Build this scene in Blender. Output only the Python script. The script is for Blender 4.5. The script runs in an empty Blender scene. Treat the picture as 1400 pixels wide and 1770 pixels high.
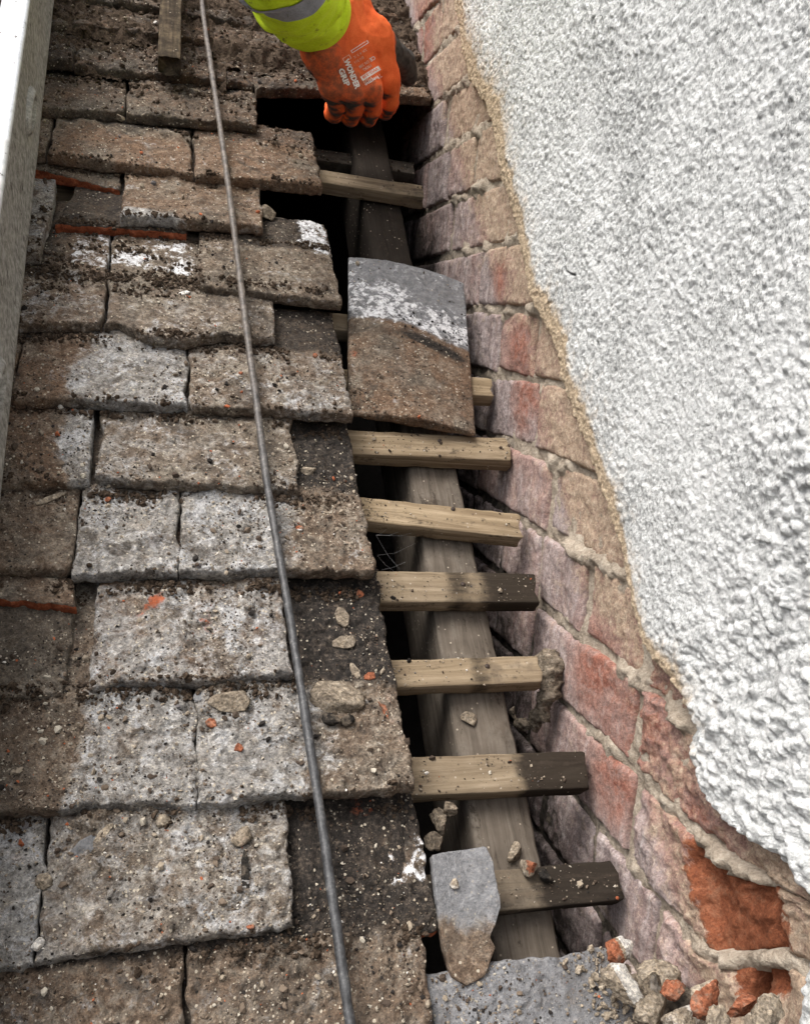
import bpy, math, random
import numpy as np
from mathutils import Vector
from mathutils.bvhtree import BVHTree

random.seed(7)
rng = np.random.default_rng(11)
scn = bpy.context.scene
COL = scn.collection

# ------------------------------------------------------------------ camera, sky, sun, exposure
F_PX = 1530.94
CAM_EUL = (1.3734, -0.0722, -0.2530)
CAM_LOC = np.array((-0.1903, -0.6143, 0.3498))
PITCH = 0.7407                      # roof pitch
cam_data = bpy.data.cameras.new('camera')
cam = bpy.data.objects.new('camera', cam_data)
COL.objects.link(cam)
cam.location = CAM_LOC
cam.rotation_euler = CAM_EUL
cam_data.sensor_fit = 'HORIZONTAL'
cam_data.sensor_width = 36.0
cam_data.lens = 36.0 * F_PX / 1400.0
cam_data.clip_start = 0.01
cam_data.clip_end = 500
scn.camera = cam

world = bpy.data.worlds.new('World')
scn.world = world
world.use_nodes = True
wn = world.node_tree
bg = wn.nodes['Background']
sky = wn.nodes.new('ShaderNodeTexSky')
sky.sky_type = 'NISHITA'
sky.sun_disc = False
sky.sun_elevation = math.radians(62)
sky.sun_rotation = math.radians(-110)
sky.dust_density = 6.0
sky.ozone_density = 0.6
sky.air_density = 1.0
hs = wn.nodes.new('ShaderNodeHueSaturation')
hs.inputs['Saturation'].default_value = 0.5       # thin even cloud
wn.links.new(sky.outputs[0], hs.inputs['Color'])
wn.links.new(hs.outputs[0], bg.inputs['Color'])
bg.inputs['Strength'].default_value = 0.15

sun_d = bpy.data.lights.new('sun', 'SUN')
sun_d.energy = 1.4
sun_d.angle = math.radians(30)
sun_d.color = (1.0, 0.985, 0.96)
sun = bpy.data.objects.new('sun', sun_d)
COL.objects.link(sun)
_el, _az = math.radians(62), math.radians(-110)    # azimuth measured from +Y towards +X
sd = Vector((math.sin(_az) * math.cos(_el), math.cos(_az) * math.cos(_el), math.sin(_el)))
sun.rotation_euler = sd.to_track_quat('Z', 'Y').to_euler()

scn.view_settings.view_transform = 'Standard'
scn.view_settings.look = 'None'
scn.view_settings.exposure = 0.82
scn.view_settings.gamma = 1.0
scn.view_settings.use_curve_mapping = False
scn.render.engine = 'CYCLES'
scn.cycles.max_bounces = 6

# ------------------------------------------------------------------ frames of reference
VD = np.array((0, math.cos(PITCH), math.sin(PITCH)))     # up the slope
ND = np.array((0, -math.sin(PITCH), math.cos(PITCH)))    # out of the roof
UD = np.array((1.0, 0, 0))
def _R(a):
    x, y, z = a
    Rx = np.array([[1, 0, 0], [0, math.cos(x), -math.sin(x)], [0, math.sin(x), math.cos(x)]])
    Ry = np.array([[math.cos(y), 0, math.sin(y)], [0, 1, 0], [-math.sin(y), 0, math.cos(y)]])
    Rz = np.array([[math.cos(z), -math.sin(z), 0], [math.sin(z), math.cos(z), 0], [0, 0, 1]])
    return Rz @ Ry @ Rx
RC = _R(CAM_EUL)
def ray(x, y):
    return RC @ np.array([(x - 700) / F_PX, (885 - y) / F_PX, -1.0])
def roof(u, v, h):
    """point from roof coordinates (across, up the slope, out of the roof)"""
    u, v, h = np.asarray(u, float), np.asarray(v, float), np.asarray(h, float)
    return u[..., None] * UD + v[..., None] * VD + h[..., None] * ND
def rf(x, y, h=0.0):
    """roof coordinates of the point seen at pixel x, y at height h over the roof plane"""
    d = ray(x, y)
    t = (h - CAM_LOC @ ND) / (d @ ND)
    P = CAM_LOC + t * d
    return np.array((P[0], P @ VD, h))
def rp(x, y, h=0.0):
    return roof(*rf(x, y, h))
def wl(x, y, u):
    d = ray(x, y)
    P = CAM_LOC + (u - CAM_LOC[0]) / d[0] * d
    return P @ VD, P @ ND
def project(P):
    q = (np.asarray(P) - CAM_LOC) @ RC
    return np.stack([700 + F_PX * q[..., 0] / -q[..., 2], 885 - F_PX * q[..., 1] / -q[..., 2]], -1)
UW = 0.19            # the brick face of the wall
GAUGE = 0.0986
TW = 0.168

# ------------------------------------------------------------------ noise
def _h(i, j, k, s):
    n = (i.astype(np.int64) * 374761393 + j.astype(np.int64) * 668265263 + k.astype(np.int64) * 2147483647 + s * 1274126177) & 0xFFFFFFFF
    n = ((n ^ (n >> 13)) * 1274126177) & 0xFFFFFFFF
    n = ((n ^ (n >> 16)) * 2246822519) & 0xFFFFFFFF
    return ((n ^ (n >> 15)) & 0xFFFFFF) / float(0xFFFFFF)
def vn(P, s=0):
    I = np.floor(P).astype(np.int64)
    f = P - I
    f = f * f * (3 - 2 * f)
    out = 0
    for a in (0, 1):
        for b in (0, 1):
            for c in (0, 1):
                w = (f[..., 0] if a else 1 - f[..., 0]) * (f[..., 1] if b else 1 - f[..., 1]) * (f[..., 2] if c else 1 - f[..., 2])
                out = out + w * _h(I[..., 0] + a, I[..., 1] + b, I[..., 2] + c, s)
    return out * 2 - 1
def fbm(P, octv=4, s=0, gain=0.5):
    out, a, t = 0, 1.0, 0.0
    for o in range(octv):
        out = out + a * vn(P, s + o * 17)
        t += a
        a *= gain
        P = P * 2.03 + 11.7
    return out / t
def worley(x, y, s=0):
    """distance to the nearest jittered point of a unit grid, and its random value"""
    ix, iy = np.floor(x).astype(np.int64), np.floor(y).astype(np.int64)
    best = np.full(x.shape, 9.0)
    rid = np.zeros(x.shape)
    z = np.zeros_like(ix)
    for a in (-1, 0, 1):
        for b in (-1, 0, 1):
            cx, cy = ix + a, iy + b
            d = np.hypot(cx + _h(cx, cy, z, s) - x, cy + _h(cx, cy, z, s + 1) - y)
            m = d < best
            best = np.where(m, d, best)
            rid = np.where(m, _h(cx, cy, z, s + 2), rid)
    return best, rid
def sstep(a, b, x):
    t = np.clip((x - a) / (b - a), 0, 1)
    return t * t * (3 - 2 * t)

# ------------------------------------------------------------------ objects
LOC = {}
def mesh_of(name, V, faces, attrs=None, smooth=True, mat=None):
    """faces: list of int arrays (n, k)"""
    me = bpy.data.meshes.new(name)
    V = np.asarray(V, np.float32)
    me.vertices.add(len(V))
    me.vertices.foreach_set('co', V.ravel())
    faces = [np.asarray(f, np.int32) for f in faces if len(f)]
    nl = sum(f.size for f in faces)
    nf = sum(len(f) for f in faces)
    me.loops.add(nl)
    me.loops.foreach_set('vertex_index', np.concatenate([f.ravel() for f in faces]))
    me.polygons.add(nf)
    sizes = np.concatenate([np.full(len(f), f.shape[1]) for f in faces])
    starts = np.concatenate([[0], np.cumsum(sizes)[:-1]])
    me.polygons.foreach_set('loop_start', starts.astype(np.int32))
    me.polygons.foreach_set('use_smooth', np.full(nf, smooth))
    me.update(calc_edges=True)
    me.validate()
    for k, a in (attrs or {}).items():
        a = np.asarray(a, np.float32)
        if a.ndim == 1:
            at = me.attributes.new(k, 'FLOAT', 'POINT')
            at.data.foreach_set('value', a)
        else:
            at = me.attributes.new(k, 'FLOAT_VECTOR', 'POINT')
            at.data.foreach_set('vector', a.ravel())
    if mat:
        me.materials.append(mat)
    return me
def put(name, V, faces, mat, parent=None, attrs=None, smooth=True, label=None, cat=None, group=None, kind=None, base=None):
    V = np.asarray(V, float)
    c = V.mean(0) if base is None else np.asarray(base, float)
    me = mesh_of(name, V - c, faces, attrs, smooth, mat)
    o = bpy.data.objects.new(name, me)
    COL.objects.link(o)
    o.location = c
    LOC[o] = c
    if parent:
        o.parent = parent
        o.location = c - LOC[parent]
    tag(o, label, cat, group, kind)
    return o
def tag(o, label=None, cat=None, group=None, kind=None):
    if label: o['label'] = label
    if cat: o['category'] = cat
    if group: o['group'] = group
    if kind: o['kind'] = kind
def empty(name, loc, label, cat, group=None):
    o = bpy.data.objects.new(name, None)
    o.empty_display_size = 0.05
    COL.objects.link(o)
    o.location = loc
    LOC[o] = np.asarray(loc, float)
    tag(o, label, cat, group)
    return o
def gridfaces(ny, nx, off=0, wrap=False):
    j, i = np.meshgrid(np.arange(ny - 1), np.arange(nx if wrap else nx - 1), indexing='ij')
    a = j * nx + i
    b = j * nx + (i + 1) % nx
    return np.stack([a, b, b + nx, a + nx], -1).reshape(-1, 4) + off

# ------------------------------------------------------------------ node materials
class M:
    def __init__(s, name, rough=0.85, spec=0.3):
        s.m = bpy.data.materials.new(name)
        s.m.use_nodes = True
        s.n = s.m.node_tree
        s.b = s.n.nodes['Principled BSDF']
        s.b.inputs['Roughness'].default_value = rough
        s.b.inputs['Specular IOR Level'].default_value = spec
        s.geo = s.n.nodes.new('ShaderNodeNewGeometry')
        s.pos = s.geo.outputs['Position']
    def L(s, a, b):
        if hasattr(a, 'is_output'): s.n.links.new(a, b)
        elif isinstance(a, (tuple, list)) and len(a) == 3 and b.type == 'RGBA': b.default_value = (*a, 1)
        else: b.default_value = a
    def attr(s, name, vec=False, obj=False):
        n = s.n.nodes.new('ShaderNodeAttribute')
        n.attribute_name = name
        if obj: n.attribute_type = 'OBJECT'
        return n.outputs['Vector' if vec else 'Fac']
    def mapping(s, vec, scale=(1, 1, 1), rot=(0, 0, 0)):
        n = s.n.nodes.new('ShaderNodeMapping')
        s.L(vec, n.inputs['Vector'])
        n.inputs['Scale'].default_value = scale
        n.inputs['Rotation'].default_value = rot
        return n.outputs[0]
    def noise(s, scale, detail=4, rough=0.55, vec=None, dist=0.0):
        n = s.n.nodes.new('ShaderNodeTexNoise')
        s.L(vec if vec is not None else s.pos, n.inputs['Vector'])
        n.inputs['Scale'].default_value = scale
        n.inputs['Detail'].default_value = detail
        n.inputs['Roughness'].default_value = rough
        n.inputs['Distortion'].default_value = dist
        return n.outputs['Fac']
    def vor(s, scale, vec=None, feature='F1'):
        n = s.n.nodes.new('ShaderNodeTexVoronoi')
        n.feature = feature
        s.L(vec if vec is not None else s.pos, n.inputs['Vector'])
        n.inputs['Scale'].default_value = scale
        return n.outputs
    def math(s, op, a, b=0.0, clamp=False):
        n = s.n.nodes.new('ShaderNodeMath')
        n.operation = op
        n.use_clamp = clamp
        s.L(a, n.inputs[0])
        s.L(b, n.inputs[1])
        return n.outputs[0]
    def step(s, x, lo, hi, a=0.0, b=1.0):
        n = s.n.nodes.new('ShaderNodeMapRange')
        n.interpolation_type = 'SMOOTHSTEP'
        s.L(x, n.inputs[0])
        for i, q in enumerate((lo, hi, a, b)): s.L(q, n.inputs[1 + i])
        return n.outputs[0]
    def ramp(s, x, stops, const=False):
        n = s.n.nodes.new('ShaderNodeValToRGB')
        r = n.color_ramp
        if const: r.interpolation = 'CONSTANT'
        while len(r.elements) < len(stops): r.elements.new(0.5)
        for e, (p, c) in zip(r.elements, stops):
            e.position = p
            e.color = (*c, 1) if len(c) == 3 else c
        s.L(x, n.inputs[0])
        return n.outputs[0]
    def mix(s, f, a, b, mode='MIX'):
        n = s.n.nodes.new('ShaderNodeMix')
        n.data_type = 'RGBA'
        n.blend_type = mode
        s.L(f, n.inputs['Factor'])
        s.L(a, n.inputs[6])
        s.L(b, n.inputs[7])
        return n.outputs[2]
    def bump(s, h, strength=0.5, dist=0.002, prev=None):
        n = s.n.nodes.new('ShaderNodeBump')
        n.inputs['Strength'].default_value = strength
        n.inputs['Distance'].default_value = dist
        s.L(h, n.inputs['Height'])
        if prev is not None: s.L(prev, n.inputs['Normal'])
        return n.outputs[0]
    def done(s, col, normal=None, rough=None):
        s.L(col, s.b.inputs['Base Color'])
        if normal is not None: s.L(normal, s.b.inputs['Normal'])
        if rough is not None: s.L(rough, s.b.inputs['Roughness'])
        return s.m

def tile_material():
    m = M('weathered_clay_tile', 0.85, 0.25)
    n1 = m.noise(14, 5, 0.6)
    n2 = m.noise(60, 6, 0.65)
    n3 = m.noise(300, 5, 0.75)
    n4 = m.noise(36, 7, 0.72, dist=0.8)
    n5 = m.noise(120, 6, 0.75, dist=0.5)
    gry, drk, wht, ora, wrm, slt = [m.attr(a) for a in ('gry', 'drk', 'wht', 'ora', 'wrm', 'slt')]
    mixn = m.math('ADD', m.math('MULTIPLY', n5, .55), m.math('MULTIPLY', n3, .45))
    brown = m.ramp(mixn, [(.30, (.022, .016, .012)), (.42, (.078, .064, .050)), (.53, (.170, .145, .115)), (.68, (.34, .30, .245))])
    warm = m.ramp(mixn, [(.32, (.034, .020, .013)), (.5, (.148, .092, .058)), (.68, (.29, .20, .135))])
    c = m.mix(m.math('MULTIPLY', wrm, m.step(n1, .30, .54), True), brown, warm)
    grey = m.ramp(mixn, [(.30, (.050, .049, .046)), (.42, (.145, .14, .132)), (.54, (.31, .305, .295)), (.68, (.56, .555, .545))])
    fg = m.math('ADD', m.math('MULTIPLY', n1, .30), m.math('ADD', m.math('MULTIPLY', n4, .40), m.math('MULTIPLY', n5, .30)))
    fg = m.step(m.math('ADD', fg, m.math('MULTIPLY', gry, .46)), .62, .77)
    c = m.mix(m.math('MULTIPLY', fg, .9), c, grey)
    n6 = m.noise(24, 6, .7, dist=1.2)
    tan = m.ramp(mixn, [(.32, (.070, .054, .040)), (.45, (.175, .152, .122)), (.56, (.29, .26, .215)), (.68, (.45, .415, .355))])
    c = m.mix(m.step(m.math('ADD', m.math('MULTIPLY', n6, .6), m.math('MULTIPLY', n5, .4)), .47, .60, 0, m.math('SUBTRACT', .85, m.math('MULTIPLY', wrm, .55))), c, tan)
    pink = m.step(m.math('ADD', m.math('MULTIPLY', m.noise(17, 5, .7), .7), m.math('MULTIPLY', n5, .3)), .58, .70, 0, .45)
    c = m.mix(pink, c, m.ramp(mixn, [(.34, (.10, .050, .040)), (.66, (.40, .25, .20))]))
    slate = m.ramp(mixn, [(.32, (.085, .086, .090)), (.5, (.185, .19, .20)), (.66, (.31, .315, .325))])
    c = m.mix(m.step(m.math('ADD', slt, m.math('MULTIPLY', m.math('SUBTRACT', n4, .5), .8)), .4, .62, 0, .93), c, slate)
    # pale bluish lichen bloom, then dark grime, both in ragged patches
    nl = m.math('ADD', m.math('MULTIPLY', m.noise(26, 8, .72, dist=1.0), .65), m.math('MULTIPLY', n5, .35))
    c = m.mix(m.step(m.math('ADD', nl, m.math('MULTIPLY', gry, .16)), .585, .68, 0, .60), c, m.ramp(mixn, [(.34, (.18, .185, .195)), (.48, (.36, .37, .385)), (.62, (.58, .59, .61))]))
    ng = m.math('ADD', m.math('MULTIPLY', m.noise(19, 9, .74, dist=1.6), .6), m.math('MULTIPLY', n3, .4))
    c = m.mix(m.math('MULTIPLY', m.step(ng, .495, .60, 0, .88), m.math('SUBTRACT', 1.0, m.math('MULTIPLY', slt, .75))), c, m.ramp(mixn, [(.36, (.016, .013, .010)), (.52, (.062, .050, .040)), (.66, (.16, .135, .11))]))
    # soot and damp soil
    soot = m.ramp(mixn, [(.36, (.005, .0045, .004)), (.50, (.024, .020, .017)), (.58, (.070, .056, .045)), (.70, (.20, .165, .13))])
    fd = m.math('ADD', m.math('MULTIPLY', n4, .45), m.math('ADD', m.math('MULTIPLY', n5, .55), m.math('MULTIPLY', drk, .50)))
    fd = m.step(fd, .62, .88)
    c = m.mix(fd, c, soot)
    # every sand grain has its own shade
    v = m.vor(780)
    rnd = m.n.nodes.new('ShaderNodeSeparateColor')
    m.L(v['Color'], rnd.inputs[0])
    gr = m.ramp(rnd.outputs[0], [(0, (.38, .36, .34)), (.35, (.85, .84, .82)), (.75, (1.12, 1.1, 1.06)), (1, (1.75, 1.66, 1.5))])
    c = m.mix(m.math('MULTIPLY', m.math('SUBTRACT', 1.0, m.math('MULTIPLY', slt, .8)), .5), c, gr, 'MULTIPLY')
    v1 = m.vor(400)
    r1 = m.n.nodes.new('ShaderNodeSeparateColor')
    m.L(v1['Color'], r1.inputs[0])
    sz = m.math('ADD', m.math('MULTIPLY', r1.outputs[2], .35), m.math('MULTIPLY', m.math('SUBTRACT', n3, .5), .9))
    near = m.math('MULTIPLY', m.step(m.math('SUBTRACT', v1['Distance'], sz), .22, .10), m.math('SUBTRACT', 1.0, m.math('MULTIPLY', slt, .9)), True)
    c = m.mix(m.math('MULTIPLY', near, m.step(r1.outputs[0], .90, .93)), c, (.42, .37, .29))
    c = m.mix(m.math('MULTIPLY', near, m.step(r1.outputs[1], .93, .96)), c, (.022, .019, .016))
    # white efflorescence
    fw = m.step(m.math('ADD', m.math('ADD', m.math('MULTIPLY', n4, .55), m.math('MULTIPLY', n5, .45)), m.math('MULTIPLY', wht, .27)), .72, .80)
    c = m.mix(fw, c, m.ramp(n3, [(.3, (.40, .40, .41)), (.6, (.76, .76, .77))]))
    # fresh broken clay
    clay = m.ramp(mixn, [(.3, (.10, .026, .012)), (.5, (.27, .070, .028)), (.7, (.42, .14, .07))])
    c = m.mix(m.step(m.math('ADD', ora, m.math('MULTIPLY', m.math('SUBTRACT', m.math('ADD', m.math('MULTIPLY', n4, .5), m.math('MULTIPLY', n5, .5)), .5), 1.5)), .42, .62), c, clay)
    b = m.bump(n5, .42, .004)
    b = m.bump(n3, .65, .0026, b)
    b = m.bump(v['Distance'], .4, .0010, b)
    return m.done(c, b)

def brick_material():
    m = M('old_brick', 0.9, 0.15)
    st = m.mapping(m.pos, (1, 3.2, .55))                   # streaks run down the face
    n1 = m.noise(9, 4, .6)
    n2 = m.noise(30, 6, .7, st, 1.0)
    n3 = m.noise(260, 5, .75)
    n4 = m.noise(52, 8, .74, dist=.8)
    n5 = m.noise(150, 7, .75)
    gry, ora, drk, red = [m.attr(a) for a in ('gry', 'ora', 'drk', 'red')]
    mixn = m.math('ADD', m.math('MULTIPLY', n5, .55), m.math('MULTIPLY', n3, .45))
    c = m.ramp(m.math('ADD', m.math('MULTIPLY', n4, .5), m.math('MULTIPLY', mixn, .5)),
               [(.34, (.145, .080, .068)), (.46, (.29, .185, .158)), (.56, (.41, .295, .255)), (.70, (.56, .455, .41))])
    c = m.mix(m.math('MULTIPLY', red, m.step(n4, .38, .58)), c, m.ramp(mixn, [(.34, (.15, .055, .040)), (.5, (.28, .118, .085)), (.66, (.42, .225, .17))]))
    g = m.ramp(m.math('ADD', m.math('MULTIPLY', n2, .45), m.math('MULTIPLY', mixn, .55)), [(.34, (.10, .080, .080)), (.45, (.24, .195, .19)), (.54, (.39, .335, .325)), (.66, (.64, .59, .575))])
    c = m.mix(m.step(m.math('ADD', m.math('ADD', m.math('MULTIPLY', n1, .4), m.math('MULTIPLY', n2, .3)), m.math('MULTIPLY', gry, .5)), .40, .72, 0, .92), c, g)
    buff = m.ramp(mixn, [(.34, (.18, .125, .085)), (.5, (.38, .29, .21)), (.66, (.58, .485, .375))])
    c = m.mix(m.step(m.math('ADD', m.math('MULTIPLY', n4, .6), m.math('ADD', m.math('MULTIPLY', n5, .4), m.math('MULTIPLY', m.attr('buf'), .35))), .53, .74, 0, .9), c, buff)
    c = m.mix(m.step(m.math('ADD', n4, m.math('MULTIPLY', drk, .5)), .64, .92, 0, .85), c, (.030, .026, .024))
    clay = m.ramp(m.math('ADD', m.math('MULTIPLY', n4, .4), m.math('MULTIPLY', mixn, .6)), [(.34, (.085, .028, .015)), (.5, (.205, .070, .034)), (.64, (.33, .135, .075))])
    clay = m.mix(m.step(m.math('ADD', m.math('MULTIPLY', n4, .5), m.math('MULTIPLY', n5, .5)), .50, .62, 0, .65), clay, (.20, .10, .06))
    c = m.mix(m.step(m.math('ADD', ora, m.math('MULTIPLY', m.math('SUBTRACT', n4, .5), 1.7)), .42, .62), c, clay)
    v = m.vor(700)
    rnd = m.n.nodes.new('ShaderNodeSeparateColor')
    m.L(v['Color'], rnd.inputs[0])
    c = m.mix(.45, c, m.ramp(rnd.outputs[0], [(0, (.5, .48, .46)), (.5, (1, 1, 1)), (1, (1.5, 1.45, 1.36))]), 'MULTIPLY')
    b = m.bump(n5, .6, .003)
    b = m.bump(n3, .6, .002, b)
    b = m.bump(n2, .12, .002, b)
    return m.done(c, b)

def mortar_material():
    m = M('sandy_mortar', 0.95, 0.1)
    n2, n3 = m.noise(50, 5, .65), m.noise(300, 4, .7)
    c = m.ramp(m.math('ADD', m.math('MULTIPLY', n2, .5), m.math('MULTIPLY', n3, .5)),
               [(.3, (.13, .10, .068)), (.45, (.30, .25, .195)), (.58, (.44, .38, .305)), (.75, (.60, .54, .45))])
    c = m.mix(m.step(m.math('ADD', n2, m.math('MULTIPLY', m.attr('drk'), .5)), .72, .95, 0, .9), c, (.03, .027, .025))
    return m.done(c, m.bump(n3, .9, .003))

def render_material():
    m = M('white_roughcast', 0.8, 0.2)
    n1, n2, n3 = m.noise(6, 4, .6), m.noise(70, 5, .65), m.noise(420, 4, .7)
    core, crev = m.attr('core'), m.attr('crev')
    c = m.ramp(m.math('ADD', m.math('MULTIPLY', n2, .55), m.math('MULTIPLY', n3, .45)),
               [(.32, (.43, .44, .43)), (.46, (.60, .61, .60)), (.60, (.72, .728, .715))])
    # grime held in the pits of the coat
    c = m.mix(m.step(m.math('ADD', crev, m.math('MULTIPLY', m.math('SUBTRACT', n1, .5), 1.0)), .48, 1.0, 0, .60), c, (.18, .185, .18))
    ps = m.mapping(m.pos, (1, 1.5, .8), (.5, 0, 0))
    nd = m.math('ADD', m.math('MULTIPLY', m.noise(380, 5, .75, ps), .76), m.math('MULTIPLY', m.noise(11, 4, .6), .24))
    wet = m.attr('patch')
    c = m.mix(m.math('MULTIPLY', m.step(nd, .520, .595, 0, .72), m.math('SUBTRACT', 1.0, m.math('MULTIPLY', wet, .35))), c, (.17, .175, .17))
    sand = m.ramp(n3, [(.3, (.22, .15, .09)), (.55, (.46, .35, .225)), (.75, (.66, .555, .41))])
    c = m.mix(m.step(m.math('ADD', core, m.math('MULTIPLY', m.math('SUBTRACT', n2, .5), 1.2)), .12, .85, 0, .92), c, sand)
    c = m.mix(m.attr('crk'), c, (.02, .02, .02))
    v = m.vor(330)
    n6 = m.noise(900, 4, .75)
    return m.done(c, m.bump(n6, .7, .0015, m.bump(m.math('ADD', v['Distance'], n3), .5, .0022)))

def wood_material():
    m = M('old_softwood', 0.95, 0.05)
    gc = m.attr('gc', True)
    st = m.mapping(gc, (6, 120, 120))
    g1 = m.noise(1.0, 6, .65, st, 1.2)
    g2 = m.noise(1.0, 4, .6, m.mapping(gc, (2.5, 40, 40)), 2.0)
    n2 = m.noise(30, 5, .6)
    n3 = m.noise(240, 4, .7)
    tone, drk = m.attr('tone', obj=True), m.attr('drk')
    pale = m.ramp(m.math('ADD', m.math('MULTIPLY', g1, .55), m.math('MULTIPLY', g2, .45)),
                  [(.30, (.12, .078, .042)), (.46, (.25, .185, .112)), (.58, (.37, .285, .18)), (.72, (.52, .42, .29))])
    old = m.ramp(m.math('ADD', m.math('MULTIPLY', g1, .6), m.math('MULTIPLY', n2, .4)),
                 [(.3, (.040, .034, .029)), (.5, (.108, .092, .076)), (.66, (.21, .185, .155))])
    c = m.mix(tone, pale, old)
    c = m.mix(m.step(n2, .58, .74, 0, .55), c, (.09, .068, .05))
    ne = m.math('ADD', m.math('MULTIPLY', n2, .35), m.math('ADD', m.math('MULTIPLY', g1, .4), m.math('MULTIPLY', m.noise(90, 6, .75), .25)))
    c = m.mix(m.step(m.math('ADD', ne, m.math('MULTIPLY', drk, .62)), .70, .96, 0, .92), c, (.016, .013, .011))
    v = m.vor(330)
    sp = m.n.nodes.new('ShaderNodeSeparateColor')
    m.L(v['Color'], sp.inputs[0])
    c = m.mix(m.math('MULTIPLY', m.step(v['Distance'], .4, .2), m.step(sp.outputs[0], .965, .98)), c, (.34, .29, .23))
    ns = m.math('ADD', m.math('MULTIPLY', m.noise(1.0, 7, .75, m.mapping(gc, (14, 60, 60)), 1.5), .7), m.math('MULTIPLY', n3, .3))
    c = m.mix(m.step(ns, .54, .64, 0, .8), c, (.045, .035, .027))
    b = m.bump(g1, .5, .0016)
    return m.done(c, m.bump(n3, .3, .001, b))

def simple(name, stops, s1=60, s2=300, rough=.8, spec=.25, metal=0.0, bs=.5, bd=.0015, objcol=False):
    m = M(name, rough, spec)
    n2, n3 = m.noise(s1, 5, .6), m.noise(s2, 4, .65)
    c = m.ramp(m.math('ADD', m.math('MULTIPLY', n2, .5), m.math('MULTIPLY', n3, .5)), stops)
    m.b.inputs['Metallic'].default_value = metal
    return m.done(c, m.bump(n3, bs, bd))

MT = tile_material()
MB = brick_material()
MM = mortar_material()
MR = render_material()
MW = wood_material()
M_void = simple('void_black', [(.3, (.008, .007, .006)), (.7, (.022, .019, .017))])  # near black in place of the loft's darkness; black crumbs use it too
M_iron = simple('rusty_iron', [(.3, (.02, .015, .012)), (.7, (.07, .05, .04))], rough=.6)

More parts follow.
